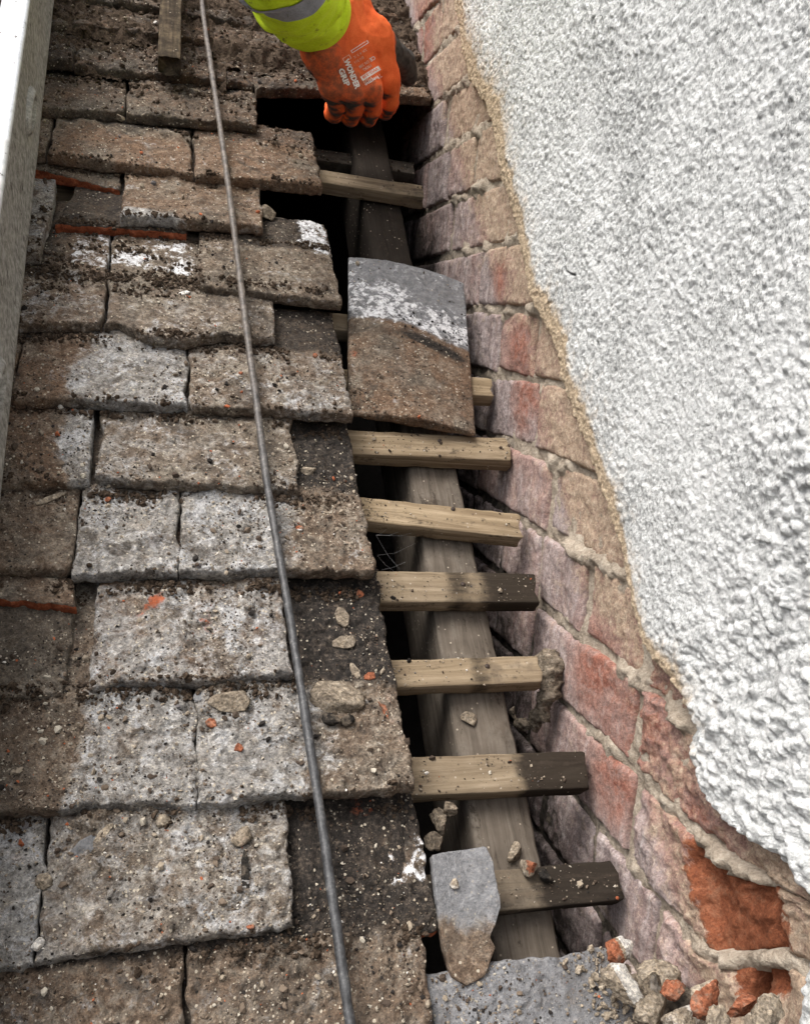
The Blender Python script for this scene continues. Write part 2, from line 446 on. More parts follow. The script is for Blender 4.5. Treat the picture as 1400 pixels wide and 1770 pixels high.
# ------------------------------------------------------------------ a slab with a rough outline and real relief
EXPOSED = []        # (points, normals up, weight) that loose grit can lie on
def slab(name, c00, c10, c01, c11, N, t, step, mat, parent=None, seed=0, fine=1.0, rnd=.004, edge=.002, amp=.0015, grain=.0006,
         gs=.0032, ls=.015, tail=None, fields=None, camber=0.0, const=None, frontrows=4, label=None, cat=None, group=None, heap=None, base=None, frontrough=.0018, scatter=0.0, headbite=0.0, crust=0.0, post=None, wander=0.0):
    """c00-c10: near edge (left, right); c01-c11: far edge; N: outward normal. Bottom at -t*N."""
    c00, c10, c01, c11 = [np.asarray(c, float) for c in (c00, c10, c01, c11)]
    Wd = (np.linalg.norm(c10 - c00) + np.linalg.norm(c11 - c01)) / 2
    Ld = (np.linalg.norm(c01 - c00) + np.linalg.norm(c11 - c10)) / 2
    nx = max(4, int(Wd / step))
    nf = max(3, int(Ld * fine / step))
    sv = np.linspace(0, fine, nf + 1)
    if fine < 1: sv = np.concatenate([sv, np.linspace(fine, 1, 5)[1:]])
    fv = np.linspace(0, 1, nx + 1)
    # a few extra rows close to the edges so that they round off
    k = np.array([.0007, .0018, .0035])
    fv = np.unique(np.concatenate([fv, k / Wd, 1 - k / Wd]))
    sv = np.unique(np.concatenate([sv, k / Ld, 1 - k / Ld]))
    S, Fr = np.meshgrid(sv, fv, indexing='ij')
    e1 = (c10 - c00) / np.linalg.norm(c10 - c00)
    e2 = (c01 - c00) / np.linalg.norm(c01 - c00)
    P = ((1 - Fr) * (1 - S))[..., None] * c00 + (Fr * (1 - S))[..., None] * c10 + ((1 - Fr) * S)[..., None] * c01 + (Fr * S)[..., None] * c11
    x, y = Fr * Wd, S * Ld
    so = seed * 7.31
    def n1(a, sc, s): return fbm(np.stack([a / sc + so, np.full_like(a, so * .37 + s), np.full_like(a, s * 3.1)], -1), 4, seed + s)
    le, re = n1(y, .022, 1) * edge, n1(y, .022, 2) * edge
    te, he = n1(x, .022, 3) * edge, n1(x, .022, 4) * (edge + headbite)
    if edge > .003: te = te + .016 * np.clip(n1(x, .030, 6) - .30, 0, .6) + .002 * n1(x, .005, 7)
    P = P + ((1 - Fr) * le + Fr * re)[..., None] * e1 + ((1 - S) ** 3 * te + S ** 3 * he)[..., None] * e2
    if tail is not None:
        P = P + ((1 - S) ** 2 * np.interp(Fr, tail[0], tail[1]))[..., None] * e2
    d = np.minimum(np.minimum(x, Wd - x), np.minimum(y, Ld - y))
    Q = np.stack([x + so, y + so * 1.7, np.full_like(x, seed * 1.3)], -1)
    lump = fbm(Q / ls, 4, seed)
    big = fbm(Q / (ls * 3.2), 3, seed + 5)
    A = amp if not callable(amp) else amp(Fr, S)
    w1, r1 = worley((x + so) / gs, (y + so) / gs, seed)
    w2, r2 = worley((x + so) / (gs * 2.3), (y - so) / (gs * 2.3), seed + 9)
    grn = np.where(r1 > .45, np.clip(1 - w1 / .62, 0, 1), 0) * (.4 + r1) + 1.6 * np.where(r2 > .72, np.clip(1 - w2 / .55, 0, 1), 0)
    wl_, rl_ = worley((x + so) / (gs * 5), (y + so) / (gs * 5), seed + 3)
    tiny = fbm(Q / .0055, 3, seed + 2)
    h = A * (lump + .8 * big + .55 * tiny) + grain * grn * (A / .0015 if not np.isscalar(A) else max(.6, A / .0015)) ** .5
    r = np.clip(1 - d / rnd, 0, 1)
    h = h - rnd * .8 * (1 - np.sqrt(np.clip(1 - r * r, 0, 1)))
    h = h - camber * (2 * Fr - 1) ** 2
    if crust:
        cr = fbm(Q / .021, 4, seed + 21)
        h = h + crust * (sstep(.0, .16, cr) * (1 + .5 * lump) + .6 * sstep(.22, .34, fbm(Q / .009, 3, seed + 22)))
    if heap is not None: h = h + heap(x, y, lump, big)
    top = P + h[..., None] * N
    ny, nxx = S.shape
    fld = {k_: np.zeros_like(S) for k_ in (const or {})}
    for k_, v_ in (const or {}).items(): fld[k_] = np.full_like(S, v_)
    if fields is not None:
        wob, wob2 = fbm(Q / .035, 4, seed + 31), fbm(Q / .022, 4, seed + 32)
        for k_, v_ in fields(Fr + wander * .16 * wob, S + wander * .05 * wob2, x, y + wander * .012 * wob2, P).items(): fld[k_] = np.broadcast_to(v_, S.shape).copy()
    # near face rows, from the bottom up
    rows, frow = [], {k_: [] for k_ in fld}
    bot0 = P[0] - t * N
    botH = P[-1] - t * N
    rows.append(botH)
    for q in range(frontrows):
        f = q / frontrows
        base_ = bot0 * (1 - f) + top[0] * f
        nz = fbm(np.stack([x[0] / .008 + so, np.full_like(x[0], f * t / .006), np.full_like(x[0], seed * 1.1)], -1), 3, seed + 8)
        rows.append(base_ - e2 * (nz * frontrough + .0008 * math.sin(math.pi * f))[:, None])
    for k_ in fld:
        frow[k_] = [fld[k_][-1]] + [fld.get('_f_' + k_, fld[k_])[0] if False else fld[k_][0]] * frontrows
    body = np.concatenate([np.stack(rows), top, (P[-1] - t * N)[None]])
    allf = {k_: np.concatenate([np.stack(frow[k_]), fld[k_], fld[k_][-1:]]) for k_ in fld}
    if 'front_ora' in allf:
        m_ = np.zeros_like(allf['front_ora']); m_[1:frontrows + 2] = allf['front_ora'][1:frontrows + 2]
        allf['ora'] = np.maximum(allf.get('ora', 0), m_)
        del allf['front_ora']
    # side columns drop to the bottom
    def side(i):
        c = body[:, i].copy()
        c[1 + frontrows:-1] = P[:, i] - t * N
        return c
    body = np.concatenate([side(0)[:, None], body, side(-1)[:, None]], 1)
    allf = {k_: np.concatenate([a[:, :1], a, a[:, -1:]], 1) for k_, a in allf.items()}
    if post is not None: body = post(body)
    NY, NX = body.shape[:2]
    o = put(name, body.reshape(-1, 3), [gridfaces(NY, NX)], mat, parent, {k_: a.ravel() for k_, a in allf.items()}, True, label, cat, group, None, base)
    if scatter:
        msk = (y < .105) & (x > .003) & (x < Wd - .003)
        EXPOSED.append((top[msk], np.full(msk.sum(), scatter * Wd * .1 / max(1, msk.sum()))))
    return o

# ------------------------------------------------------------------ the roof
roof_e = empty('tiled_roof', roof(-.2, .3, -.06), 'old clay tiled roof slope with a strip of tiles stripped off along the wall', 'roof')
T_TH = .0155
ALPHA = T_TH / GAUGE
def visible(P, pad=120):
    q = project(P)
    return bool(((q[..., 0] > -pad) & (q[..., 0] < 1400 + pad) & (q[..., 1] > -pad) & (q[..., 1] < 1770 + pad)).any())
seed_i = [0]
def tile(pl, pr, L=.262, h0=0.0, pix=True, hl=None, hr=None, full=False, attr=None, fields=None, tail=None, amp=None, name='roof_tile',
         rock=0.0, label=None, scatter=1.0, alpha=ALPHA, t=T_TH, heapk=1.0, ora=0.0, headbite=0.0):
    """pl, pr: ends of the tail edge, as pixels on the roof plane or as (u, v)"""
    a = rf(*pl) if pix else np.array((*pl, 0.0))
    b = rf(*pr) if pix else np.array((*pr, 0.0))
    if b[0] > UW - .006: b[0] = UW - .006
    seed_i[0] += 1
    sd = seed_i[0]
    r = random.Random(sd * 13)
    hA, hB = h0 + r.uniform(-.002, .002) - rock, h0 + r.uniform(-.002, .002) + rock
    c00, c10 = roof(a[0], a[1], hA), roof(b[0], b[1], hB)
    c01 = roof(a[0] + r.uniform(-.001, .001), a[1] + L, hA - alpha * L)
    c11 = roof(b[0] + r.uniform(-.001, .001), b[1] + L, hB - alpha * L)
    vis = visible(np.stack([c00, c10, (c00 + c01) / 2, (c10 + c11) / 2, (c00 + c10) / 2]))
    v = (a[1] + b[1]) / 2
    dist = np.linalg.norm(CAM_LOC - (c00 + c10) / 2)
    low = float(sstep(.55, .0, v))
    up = float(sstep(.7, 1.0, v))
    base = dict(gry=.12 + .42 * low - .25 * up + r.uniform(-.08, .08), drk=.12 + .40 * up + r.uniform(-.06, .08), wht=0.0, ora=0.0, slt=0.0,
                wrm=.75 - .5 * low + .2 * up + r.uniform(-.2, .2), front_ora=ora)
    base.update(attr or {})
    A = (amp if amp is not None else .0016 + .0008 * low + .0022 * up) * 1.15
    def fl(Fr, S, x, y, P):
        d = {}
        m = sstep(GAUGE - .006, GAUGE + .014, y)          # what lay under the course above stayed sooty and unweathered
        d['drk'] = base['drk'] + m * .45 * (base['slt'] < .1)
        d['gry'] = base['gry'] * (1 - m)
        if fields: d.update(fields(Fr, S, x, y, base))
        return d
    def hp(x, y, lump, big):
        # soil packed against the foot of the course above
        g = np.exp(-((y - GAUGE + .002) / .010) ** 2) * np.clip(.45 + .9 * big + .5 * lump, 0, 2)
        return heapk * .0048 * g
    st = (.0016 if dist < .85 else .0021) if vis else .014
    o = slab(name, c00, c10, c01, c11, ND, t, st, MT, roof_e, sd, 1.0 if full else min(1, .135 / L), .004, .0052 if vis else .001, A, .0008 if vis else 0,
             fields=fl, const=base, tail=tail, heap=hp if vis else None, label=label, camber=.0012, scatter=scatter if vis else 0, frontrows=5 if vis else 2,
             wander=1.0 if vis else 0, crust=(.0008 + .0016 * low) if vis else 0, headbite=headbite)
    return o
def tails(*pts):
    """tail outline from pixels: fraction along the edge and offset up the slope"""
    q = np.array([rf(*p)[:2] for p in pts])
    f = (q[:, 0] - q[0, 0]) / (q[-1, 0] - q[0, 0])
    base = q[0, 1] + (q[-1, 1] - q[0, 1]) * f
    return f, q[:, 1] - base

def whitezone(lo, hi, amt=1.0, drk=.2):
    def f(Fr, S, x, y, base):
        return dict(wht=amt * sstep(lo - .008, lo + .008, y) * sstep(hi + .01, hi - .01, y), drk=base['drk'] + drk * sstep(.03, .07, y), gry=np.zeros_like(y))
    return f
rows = {}
def row(k, *tl):
    rows[k] = tl
row(-1, ((-330, 1692), (54, 1672)), ((58, 1668), (512, 1598), dict(attr=dict(gry=.42, wrm=.4), amp=.0021)),
    ((517, 1642), (768, 1606), dict(h0=-.013, attr=dict(drk=.70, gry=.25, wrm=.5), ora=.55, amp=.0022, full=True,
     fields=lambda Fr, S, x, y, b: dict(drk=b['drk'] + .12 * sstep(.0, .05, y) - .45 * sstep(.62, .8, Fr) * sstep(.03, .05, y) * sstep(.085, .06, y),
                                        wht=.92 * sstep(.4, .75, Fr) * sstep(.030, .045, y) * sstep(.095, .062, y), ora=.50 * sstep(.3, .45, Fr) * sstep(.08, .1, y) * sstep(.75, .6, Fr)))))
row(0, ((-45, 1402), (338, 1390), dict(attr=dict(gry=.45, wrm=.5), fields=lambda Fr, S, x, y, b: dict(gry=.55 * sstep(.36, .48, Fr), drk=.1 + .25 * sstep(.48, .36, Fr)))),
    ((342, 1388), (720, 1366), dict(full=True, attr=dict(gry=.46, wrm=.45),
     fields=lambda Fr, S, x, y, b: dict(drk=.03 + .80 * sstep(.085, .115, y) * sstep(.35, .45, Fr) + .12 * sstep(.088, .1, y), gry=.50 * sstep(.75, .4, Fr) * sstep(.12, .09, y) + .08))))
row(1, ((-230, 1212), (112, 1196), dict(attr=dict(drk=.42, gry=.15), amp=.0026, h0=-.004, rock=-.004)),
    ((150, 1185), (503, 1165), dict(attr=dict(gry=.50, wrm=.9), amp=.002, fields=lambda Fr, S, x, y, b: dict(
        ora=.62 * np.exp(-((Fr - .28) / .09) ** 2 - ((y - .078) / .022) ** 2) + .5 * np.exp(-((Fr - .66) / .06) ** 2 - ((y - .055) / .03) ** 2)))))
row(2, ((-240, 985), (122, 987), dict(attr=dict(gry=.0, drk=.22, wrm=.7))), ((126, 990), (309, 988), dict(attr=dict(gry=.55))),
    ((312, 988), (650, 983), dict(full=True, attr=dict(gry=.47, wrm=.5), fields=lambda Fr, S, x, y, b: dict(drk=.02 + .80 * sstep(.09, .115, y), gry=.55 * sstep(.75, .45, Fr) + .1))))
row(3, ((-190, 838), (150, 832), dict(attr=dict(gry=.12, wrm=.9), fields=lambda Fr, S, x, y, b: dict(gry=.05 + .6 * sstep(.78, .9, Fr)))),
    ((165, 825), (520, 845), dict(attr=dict(gry=.33, wrm=.35))))
row(4, ((-280, 690), (17, 689)), ((20, 689), (323, 699), dict(attr=dict(wrm=.9), fields=lambda Fr, S, x, y, b: dict(gry=.02 + .58 * sstep(.2, .45, Fr)))),
    ((328, 701), (612, 713), dict(full=True, L=rf(540, 532, -.028)[1] - rf(540, 710)[1], headbite=.004, attr=dict(gry=.34, wrm=.5), fields=lambda Fr, S, x, y, b: dict(drk=.02 + .62 * sstep(.09, .11, y)))))
row(5, ((-110, 558), (175, 560), dict(attr=dict(gry=.3, drk=.22), full=True, fields=lambda Fr, S, x, y, b: dict(
        wht=.5 * sstep(.45, .2, Fr) * sstep(.05, .02, y) * 0 + .92 * sstep(.1, .118, y) * sstep(.66, .78, Fr), drk=.12 + .5 * sstep(.07, .1, y) * sstep(.9, .5, Fr)))),
    ((180, 560), (480, 582), dict(attr=dict(gry=.3, wrm=.4), full=True, tail=tails((180, 548), (200, 543), (218, 552), (250, 573), (320, 588), (345, 582), (370, 574), (480, 582)),
     fields=lambda Fr, S, x, y, b: dict(wht=.86 * sstep(.098, .118, y) * sstep(.52, .4, Fr), drk=.04 + .55 * sstep(.09, .11, y) * sstep(.3, .6, Fr)))))
row(6, ((345, 492), (592, 520), dict(attr=dict(gry=.2, wrm=.4), full=True, amp=.0018, L=rf(530, 370, -.022)[1] - rf(530, 511)[1], headbite=.004, fields=lambda Fr, S, x, y, b: dict(wht=1.0 * sstep(.6, .85, Fr) * sstep(.09, .11, y), gry=.2))))
row(7, ((208, 372), (457, 388), dict(attr=dict(gry=.22, wrm=.85), fields=lambda Fr, S, x, y, b: dict(gry=.15 + .5 * sstep(.022, .008, y) * sstep(.55, .3, Fr)))))
row(8, ((-100, 255), (78, 262)), ((85, 265), (333, 298), dict(attr=dict(gry=.02, wrm=1.0, drk=.22), fields=lambda Fr, S, x, y, b: dict(gry=.0 + .28 * np.exp(-((Fr - .7) / .1) ** 2)))),
    ((336, 300), (560, 319), dict(attr=dict(gry=.03, wrm=1.0, drk=.05), full=True, L=rf(500, 214, -.022)[1] - rf(500, 314)[1], headbite=.006)))
row(9, ((-60, 176), (213, 191), dict(attr=dict(gry=.0, wrm=.8))), ((217, 193), (447, 211), dict(attr=dict(gry=.0, wrm=.8), full=True)))
row(10, ((-120, 92), (125, 106)), ((129, 108), (372, 131)), ((374, 131), (439, 142), dict(amp=.004)), ((441, 150), (601, 156), dict(full=True)), ((604, 157), (768, 168), dict(full=True, attr=dict(wrm=1.0, drk=.1))))
row(11, ((-60, 30), (118, 40)), ((122, 41), (330, 62)), ((334, 63), (555, 84)), ((558, 85), (768, 104)))
for k in range(-5, 19):
    if k in rows:
        left = None
        for it in rows[k]:
            kw = it[2] if len(it) > 2 else {}
            tile(it[0], it[1], **kw)
            u, v = rf(*it[0])[:2]
            left = (u, v) if left is None or u < left[0] else left
        if k in (5, 6, 7): left = rf(-120, rows[k][0][0][1] - 6)[:2]
    else:
        lim = UW - .008 if k >= 11 else 0.0
        left = (lim, k * GAUGE)
        if k == -2: left = (0.0, k * GAUGE)
    u = left[0] - .004 - (0 if k in rows else random.uniform(0, .1) if k > 11 else (.084 if k % 2 else 0))
    if k not in rows and left[0] - u > .02: tile((u + .003, k * GAUGE), (left[0], k * GAUGE), pix=False)
    while u > -1.0:
        tile((u - TW + .002, left[1]), (u, left[1]), pix=False, **(dict(attr=dict(gry=.22, drk=.34, wrm=.55), amp=.0036) if k == -2 else {}))
        u -= TW + .001
# grey verge tile at the foot of the stripped strip, and the dirty tile beside it
tile((-.004, -.30), (.152, -.298), L=.172, h0=-.003, pix=False, full=True, attr=dict(gry=.2, drk=.0, wrm=.6, slt=.55), fields=lambda Fr, S, x, y, b: dict(drk=.10 + .25 * sstep(.5, .75, Fr), slt=.12 + .55 * sstep(.08, .14, y)), alpha=.10, amp=.0012, label='smooth grey tile reaching to the wall at the foot of the stripped strip')

# battens, rafters
def beam(name, A, B, wdir, w, d, parent, tone, seed, label=None, cat=None, taper=0, drk=None, mat=None, rough=.0012, nl=None, bow=0):
    """timber from A to B (centre line of its top face); wdir: across; depth goes down -ND"""
    A, B = np.asarray(A, float), np.asarray(B, float)
    ax = (B - A) / np.linalg.norm(B - A)
    wd = np.asarray(wdir, float) - ax * (np.asarray(wdir, float) @ ax)
    wd /= np.linalg.norm(wd)
    dn = np.cross(ax, wd)
    if dn @ ND > 0: dn = -dn
    Ln = np.linalg.norm(B - A)
    nl = nl or max(6, int(Ln / .004))
    per = []
    m = 5
    for c0, c1 in (((-.5, 0), (.5, 0)), ((.5, 0), (.5, 1)), ((.5, 1), (-.5, 1)), ((-.5, 1), (-.5, 0))):
        for q in range(m):
            f = q / m
            f = (0, .06, .35, .65, .94)[q]
            per.append((c0[0] + (c1[0] - c0[0]) * f, c0[1] + (c1[1] - c0[1]) * f))
    per = np.array(per)
    tl = np.concatenate([[0, .0004 / Ln], np.linspace(0.002 / Ln, 1 - .002 / Ln, nl), [1 - .0004 / Ln, 1]])
    T, J = np.meshgrid(tl, np.arange(len(per)), indexing='ij')
    a, b = per[J, 0], per[J, 1]
    rc = .08
    rr = np.abs(a * 2) ** 10 * np.abs(b * 2 - 1) ** 10
    a2, b2 = a * (1 - .035 * rr), .5 + (b - .5) * (1 - .06 * rr)
    end = np.minimum(T, 1 - T) * Ln
    es = 1 - .06 * np.clip(1 - end / .002, 0, 1) ** 2
    P = A + (T * Ln)[..., None] * ax + (a2 * w * es)[..., None] * wd + ((.5 + (b2 - .5) * es) * d)[..., None] * dn
    gc = np.stack([T * Ln + seed, a * w + seed * .37, b * d], -1)
    nz = fbm(np.stack([T * Ln / .05 + seed, a * 3 + seed, b * 3], -1), 3, seed)
    n2 = fbm(np.stack([T * Ln / .012 + seed, a * w / .004, b * d / .004], -1), 3, seed + 3)
    rad = (a * w)[..., None] * wd + ((b - .5) * d)[..., None] * dn
    rad = rad / (np.linalg.norm(rad, axis=-1, keepdims=True) + 1e-9)
    P = P + rad * (rough * (nz + .6 * n2))[..., None]
    en = fbm(np.stack([a * w / .006 + seed, b * d / .006, T * 0 + seed], -1), 3, seed + 8)
    P = P + (.0045 * en * np.clip(1 - end / .012, 0, 1))[..., None] * ax
    if bow: P = P + (bow * np.sin(T * math.pi))[..., None] * ND
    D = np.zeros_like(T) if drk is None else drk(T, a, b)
    NY, NX = T.shape
    V = P.reshape(-1, 3)
    fs = [gridfaces(NY, NX, 0, True)]
    c0 = V[:NX].mean(0); c1 = V[-NX:].mean(0)
    V = np.concatenate([V, [c0, c1]])
    i = np.arange(NX)
    fs.append(np.stack([i, np.full(NX, NX * NY), (i + 1) % NX], -1)[:, ::-1])
    o2 = (NY - 1) * NX
    fs.append(np.stack([o2 + i, o2 + (i + 1) % NX, np.full(NX, NX * NY + 1)], -1)[:, ::-1])
    gcf = np.concatenate([gc.reshape(-1, 3), gc.reshape(-1, 3)[[0, -1]]])
    Df = np.concatenate([D.ravel(), [D.ravel()[0], D.ravel()[-1]]])
    fs = [f[:, ::-1] for f in fs]
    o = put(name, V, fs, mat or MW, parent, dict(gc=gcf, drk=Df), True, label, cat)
    o['tone'] = tone
    return o
def nail(parent, P):
    V, Fc = [], []
    for hh, r in ((0.0008, .0), (.0008, .0022), (-.001, .0026)):
        for q in range(8): V.append(P + r * math.cos(q * .785) * UD + r * math.sin(q * .785) * VD + hh * ND)
    put('nail', V, [gridfaces(3, 8, 0, True)], M_iron, parent)
HB = -.05
BT = [  # v of the top face's upper edge at the left and right, right end u, lower-edge drop, tone, end darkness
    ((605, 742), (876, 756),   .034, .34, .15, (760, 762)),
    ((640, 860), (895, 888), .031, .26, .10, (783, 880)),
    ((665, 987), (921, 990), .035, .48, .75, (800, 1010)),
    ((695, 1140), (928, 1133), .028, .36, .20, (842, 1152)),
    ((722, 1308), (1006, 1298), .034, .50, 1.0, None),
    ((860, 1503), (1060, 1487), .032, .75, .9, None)]
for i, (pl, pr, wv, tone, dk, nl_) in enumerate(BT):
    a, b = rf(*pl, HB), rf(*pr, HB)
    sl = (b[1] - a[1]) / (b[0] - a[0])
    u0 = -.95 if i < 4 else -.55
    A = roof(-.25, a[1] - sl * (a[0] + .25) - wv / 2, HB)
    B = roof(b[0], b[1] - wv / 2, HB)
    bt = beam('batten', A, B, VD, wv, .02, roof_e, tone, 31 + i,
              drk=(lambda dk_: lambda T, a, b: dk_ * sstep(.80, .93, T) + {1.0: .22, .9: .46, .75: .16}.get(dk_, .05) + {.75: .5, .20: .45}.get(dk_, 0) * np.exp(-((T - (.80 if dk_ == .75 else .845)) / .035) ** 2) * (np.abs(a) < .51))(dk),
              label=['pale batten just below the slipped whole tile', 'pale batten with a knot and a splintered tip', 'weathered batten with a sooty middle', 'pale batten with a black nail stain',
                     'batten with its right half blackened', 'dark rotten batten littered with crumbs'][i])
    if nl_: nail(bt, rp(*nl_, HB) + .0006 * ND)
# a split batten end in the dark hole, one more behind the slipped tile, and those hidden under the courses
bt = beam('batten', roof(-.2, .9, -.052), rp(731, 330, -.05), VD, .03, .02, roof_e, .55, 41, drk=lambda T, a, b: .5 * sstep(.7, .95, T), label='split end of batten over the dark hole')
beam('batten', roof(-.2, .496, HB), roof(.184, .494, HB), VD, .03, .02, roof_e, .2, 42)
beam('batten', roof(-.2, 1.0, -.085), roof(.17, .995, -.09), VD, .03, .02, roof_e, 1.0, 45, drk=lambda T, a, b: T * 0 + .6, label='dark batten deep in the dark hole')  # even dark tone along its whole length
beam('batten', roof(-.2, .59, HB), roof(.03, .588, HB), VD, .03, .02, roof_e, .5, 43)
for q in range(-4, 14):
    beam('batten', roof(-1.0, .05 + q * .0935, -.056), roof(-.27, .05 + q * .0935, -.056), VD, .03, .02, roof_e, .5, 60 + q, nl=12)
rafter = beam('rafter', roof(.099, -.5, -.0745), roof(.099, 1.75, -.0745), UD, .058, .11, roof_e, .95, 51, rough=.002, nl=420, drk=lambda T, a, b: .36 + 1.2 * sstep(.48, .60, T))  # upper length coloured dark for the shade under the courses above
for q in range(2):
    beam('rafter', roof(-.3 - q * .4, -.5, -.0745), roof(-.3 - q * .4, 1.75, -.0745), UD, .055, .11, roof_e, .85, 52 + q, nl=30)
# added near-black box under the rafters, standing in for the darkness of the loft
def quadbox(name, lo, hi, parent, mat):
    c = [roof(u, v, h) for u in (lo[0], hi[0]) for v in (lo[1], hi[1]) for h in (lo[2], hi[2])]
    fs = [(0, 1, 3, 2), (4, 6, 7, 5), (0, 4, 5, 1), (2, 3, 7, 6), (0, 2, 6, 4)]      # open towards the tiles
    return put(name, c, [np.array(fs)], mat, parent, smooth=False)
quadbox('loft_dark_box', (-1.06, -.56, -.45), (UW + .06, 1.85, -.055), roof_e, M_void)

# ------------------------------------------------------------------ the brick wall and its roughcast coat
wall_e = empty('house_wall', roof(UW, .3, .1), 'white roughcast house wall with a strip of bare old brick above the roof', 'wall')
def warp(y, z):
    return z + .058 * sstep(-.125, -.225, y) * sstep(.05, -.05, z)
def warp_body(b):
    b = b.copy()
    Y, Z = b[..., 1], warp(b[..., 1], b[..., 2])
    v, h = Y * VD[1] + Z * VD[2], Y * ND[1] + Z * ND[2]
    o = np.exp(-(((v - E1[0]) / .046) ** 4 + ((h - E1[1]) / .046) ** 4)) + np.exp(-(((v - E2[0]) / .028) ** 4 + ((h - E2[1]) / .030) ** 4))
    b[..., 0] += sstep(.3, .75, o + .35 * fbm(b / .02, 4, 55)) * (.0085 + .004 * fbm(b / .018, 3, 56)) * (b[..., 0] < UW + .02)
    b[..., 2] = warp(b[..., 1], b[..., 2])
    return b
E1 = wl(1268, 1548, UW); E2 = wl(1300, 1655, UW)
redspots = [(wl(*p, UW), r) for p, r in (((900, 590), .035), ((905, 700), .05), ((1030, 1160), .045), ((1065, 1350), .04), ((1130, 1230), .05), ((735, 40), .08), ((1210, 1440), .04), ((870, 480), .03))]
def brick_fields(bid, row_=0):
    r = random.Random(bid)
    gb, db = r.uniform(-.25, .25), r.uniform(-.1, .15)
    def f(Fr, S, x, y, P):
        Y, Z = P[..., 1], warp(P[..., 1], P[..., 2])
        v, h = Y * VD[1] + Z * VD[2], Y * ND[1] + Z * ND[2]
        o = 1.25 * (row_ == -1) * np.exp(-(((v - E1[0]) / .050) ** 4 + ((h - E1[1]) / .050) ** 4)) + 1.1 * (row_ == -2) * np.exp(-(((v - E2[0]) / .03) ** 4 + ((h - E2[1]) / .032) ** 4))
        rd = sum(np.exp(-((v - c[0]) ** 2 + (h - c[1]) ** 2) / rr ** 2) for c, rr in redspots)
        g = .62 + gb - 1.0 * sstep(.0, .055, h) - .6 * rd
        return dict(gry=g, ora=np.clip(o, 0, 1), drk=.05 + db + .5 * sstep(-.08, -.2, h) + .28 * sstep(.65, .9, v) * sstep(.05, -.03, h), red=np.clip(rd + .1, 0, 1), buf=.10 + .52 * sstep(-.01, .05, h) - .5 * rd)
    return f
RG = .0765
nb = 0
for r_ in range(-7, 18):
    z0 = .01 + RG * r_
    z1 = z0 + RG - .0085
    zc = (z0 + z1) / 2
    ylo = (zc * ND[2] - .24) / -ND[1]
    ya = (zc * ND[2] - .215) / VD[2]
    yb = (zc * ND[2] + .34) / VD[2]
    off = {0: .003, 1: .115, 2: .22, 3: .275, 4: .07, -1: -.01}.get(r_, (r_ * .37) % .225)
    y = off - .225 * 8
    flip = 0
    while y < yb:
        ln = .215 if r_ % 2 == 0 or True else .1025
        if r_ % 3 == 1: ln = .1025
        a, b = y, y + ln
        y = b + .010
        if b < ya or a > yb: continue
        nb += 1
        rr = random.Random(nb * 31)
        px = UW - rr.uniform(-.002, .003)
        tl = rr.uniform(-.003, .003)
        c = [np.array((px, yy, zz + tt)) for yy, zz, tt in ((b, z0, tl), (a, z0, -tl), (b, z1, tl), (a, z1, -tl))]
        vis = visible(np.stack(c))
        vv = a * VD[1] + zc * VD[2]
        broken = abs(a * VD[1] + zc * VD[2] - E1[0]) < .2 and abs((a + b) / 2 * ND[1] + zc * ND[2] - E1[1]) < .1
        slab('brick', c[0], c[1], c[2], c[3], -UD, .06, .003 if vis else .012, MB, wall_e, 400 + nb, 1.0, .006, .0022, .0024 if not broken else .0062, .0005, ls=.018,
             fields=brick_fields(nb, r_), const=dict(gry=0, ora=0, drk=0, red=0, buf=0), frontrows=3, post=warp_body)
# mortar bed
vv = np.arange(-.32, 1.55, .0034)
hh = np.arange(-.33, .22, .0034)
Hh, Vv = np.meshgrid(hh, vv, indexing='ij')
PY, PZ = Vv * VD[1] + Hh * ND[1], Vv * VD[2] + Hh * ND[2]
Q = np.stack([PY, PZ, np.zeros_like(PY)], -1)
nz = fbm(Q / .03, 4, 91)
nz2 = fbm(Q / .007, 3, 92)
PZu = PZ
for _ in range(6): PZu = PZ - (warp(PY, PZu) - PZu)
fz = (PZu + .005 - .01) / RG
bed = np.abs(fz - np.round(fz)) * RG
proud = np.exp(-(bed / .010) ** 2) * np.clip(.35 + nz * 1.4, 0, 1) * sstep(-.10, .02, Hh)
PX = UW + .0036 - .0030 * nz - .0022 * nz2 - .0080 * proud * (.6 + 1.2 * np.clip(nz2 + .3, 0, 1))
_z = warp(PY, PZu)
_v, _hh = Vv, Hh
_o = np.exp(-(((_v - E1[0]) / .046) ** 4 + ((_hh - E1[1]) / .046) ** 4)) + np.exp(-(((_v - E2[0]) / .028) ** 4 + ((_hh - E2[1]) / .030) ** 4))
PX = PX + .020 * sstep(.12, .5, _o) * sstep(.006, .012, bed + .003 * nz)
# torn fillet of mortar under the edge of the coat
put('mortar', np.stack([PX, PY, PZ], -1).reshape(-1, 3), [gridfaces(*PX.shape)[:, ::-1]], MM, wall_e, dict(drk=(.6 * sstep(-.03, -.16, Hh) + .3 * sstep(.02, -.03, Hh)).ravel()))

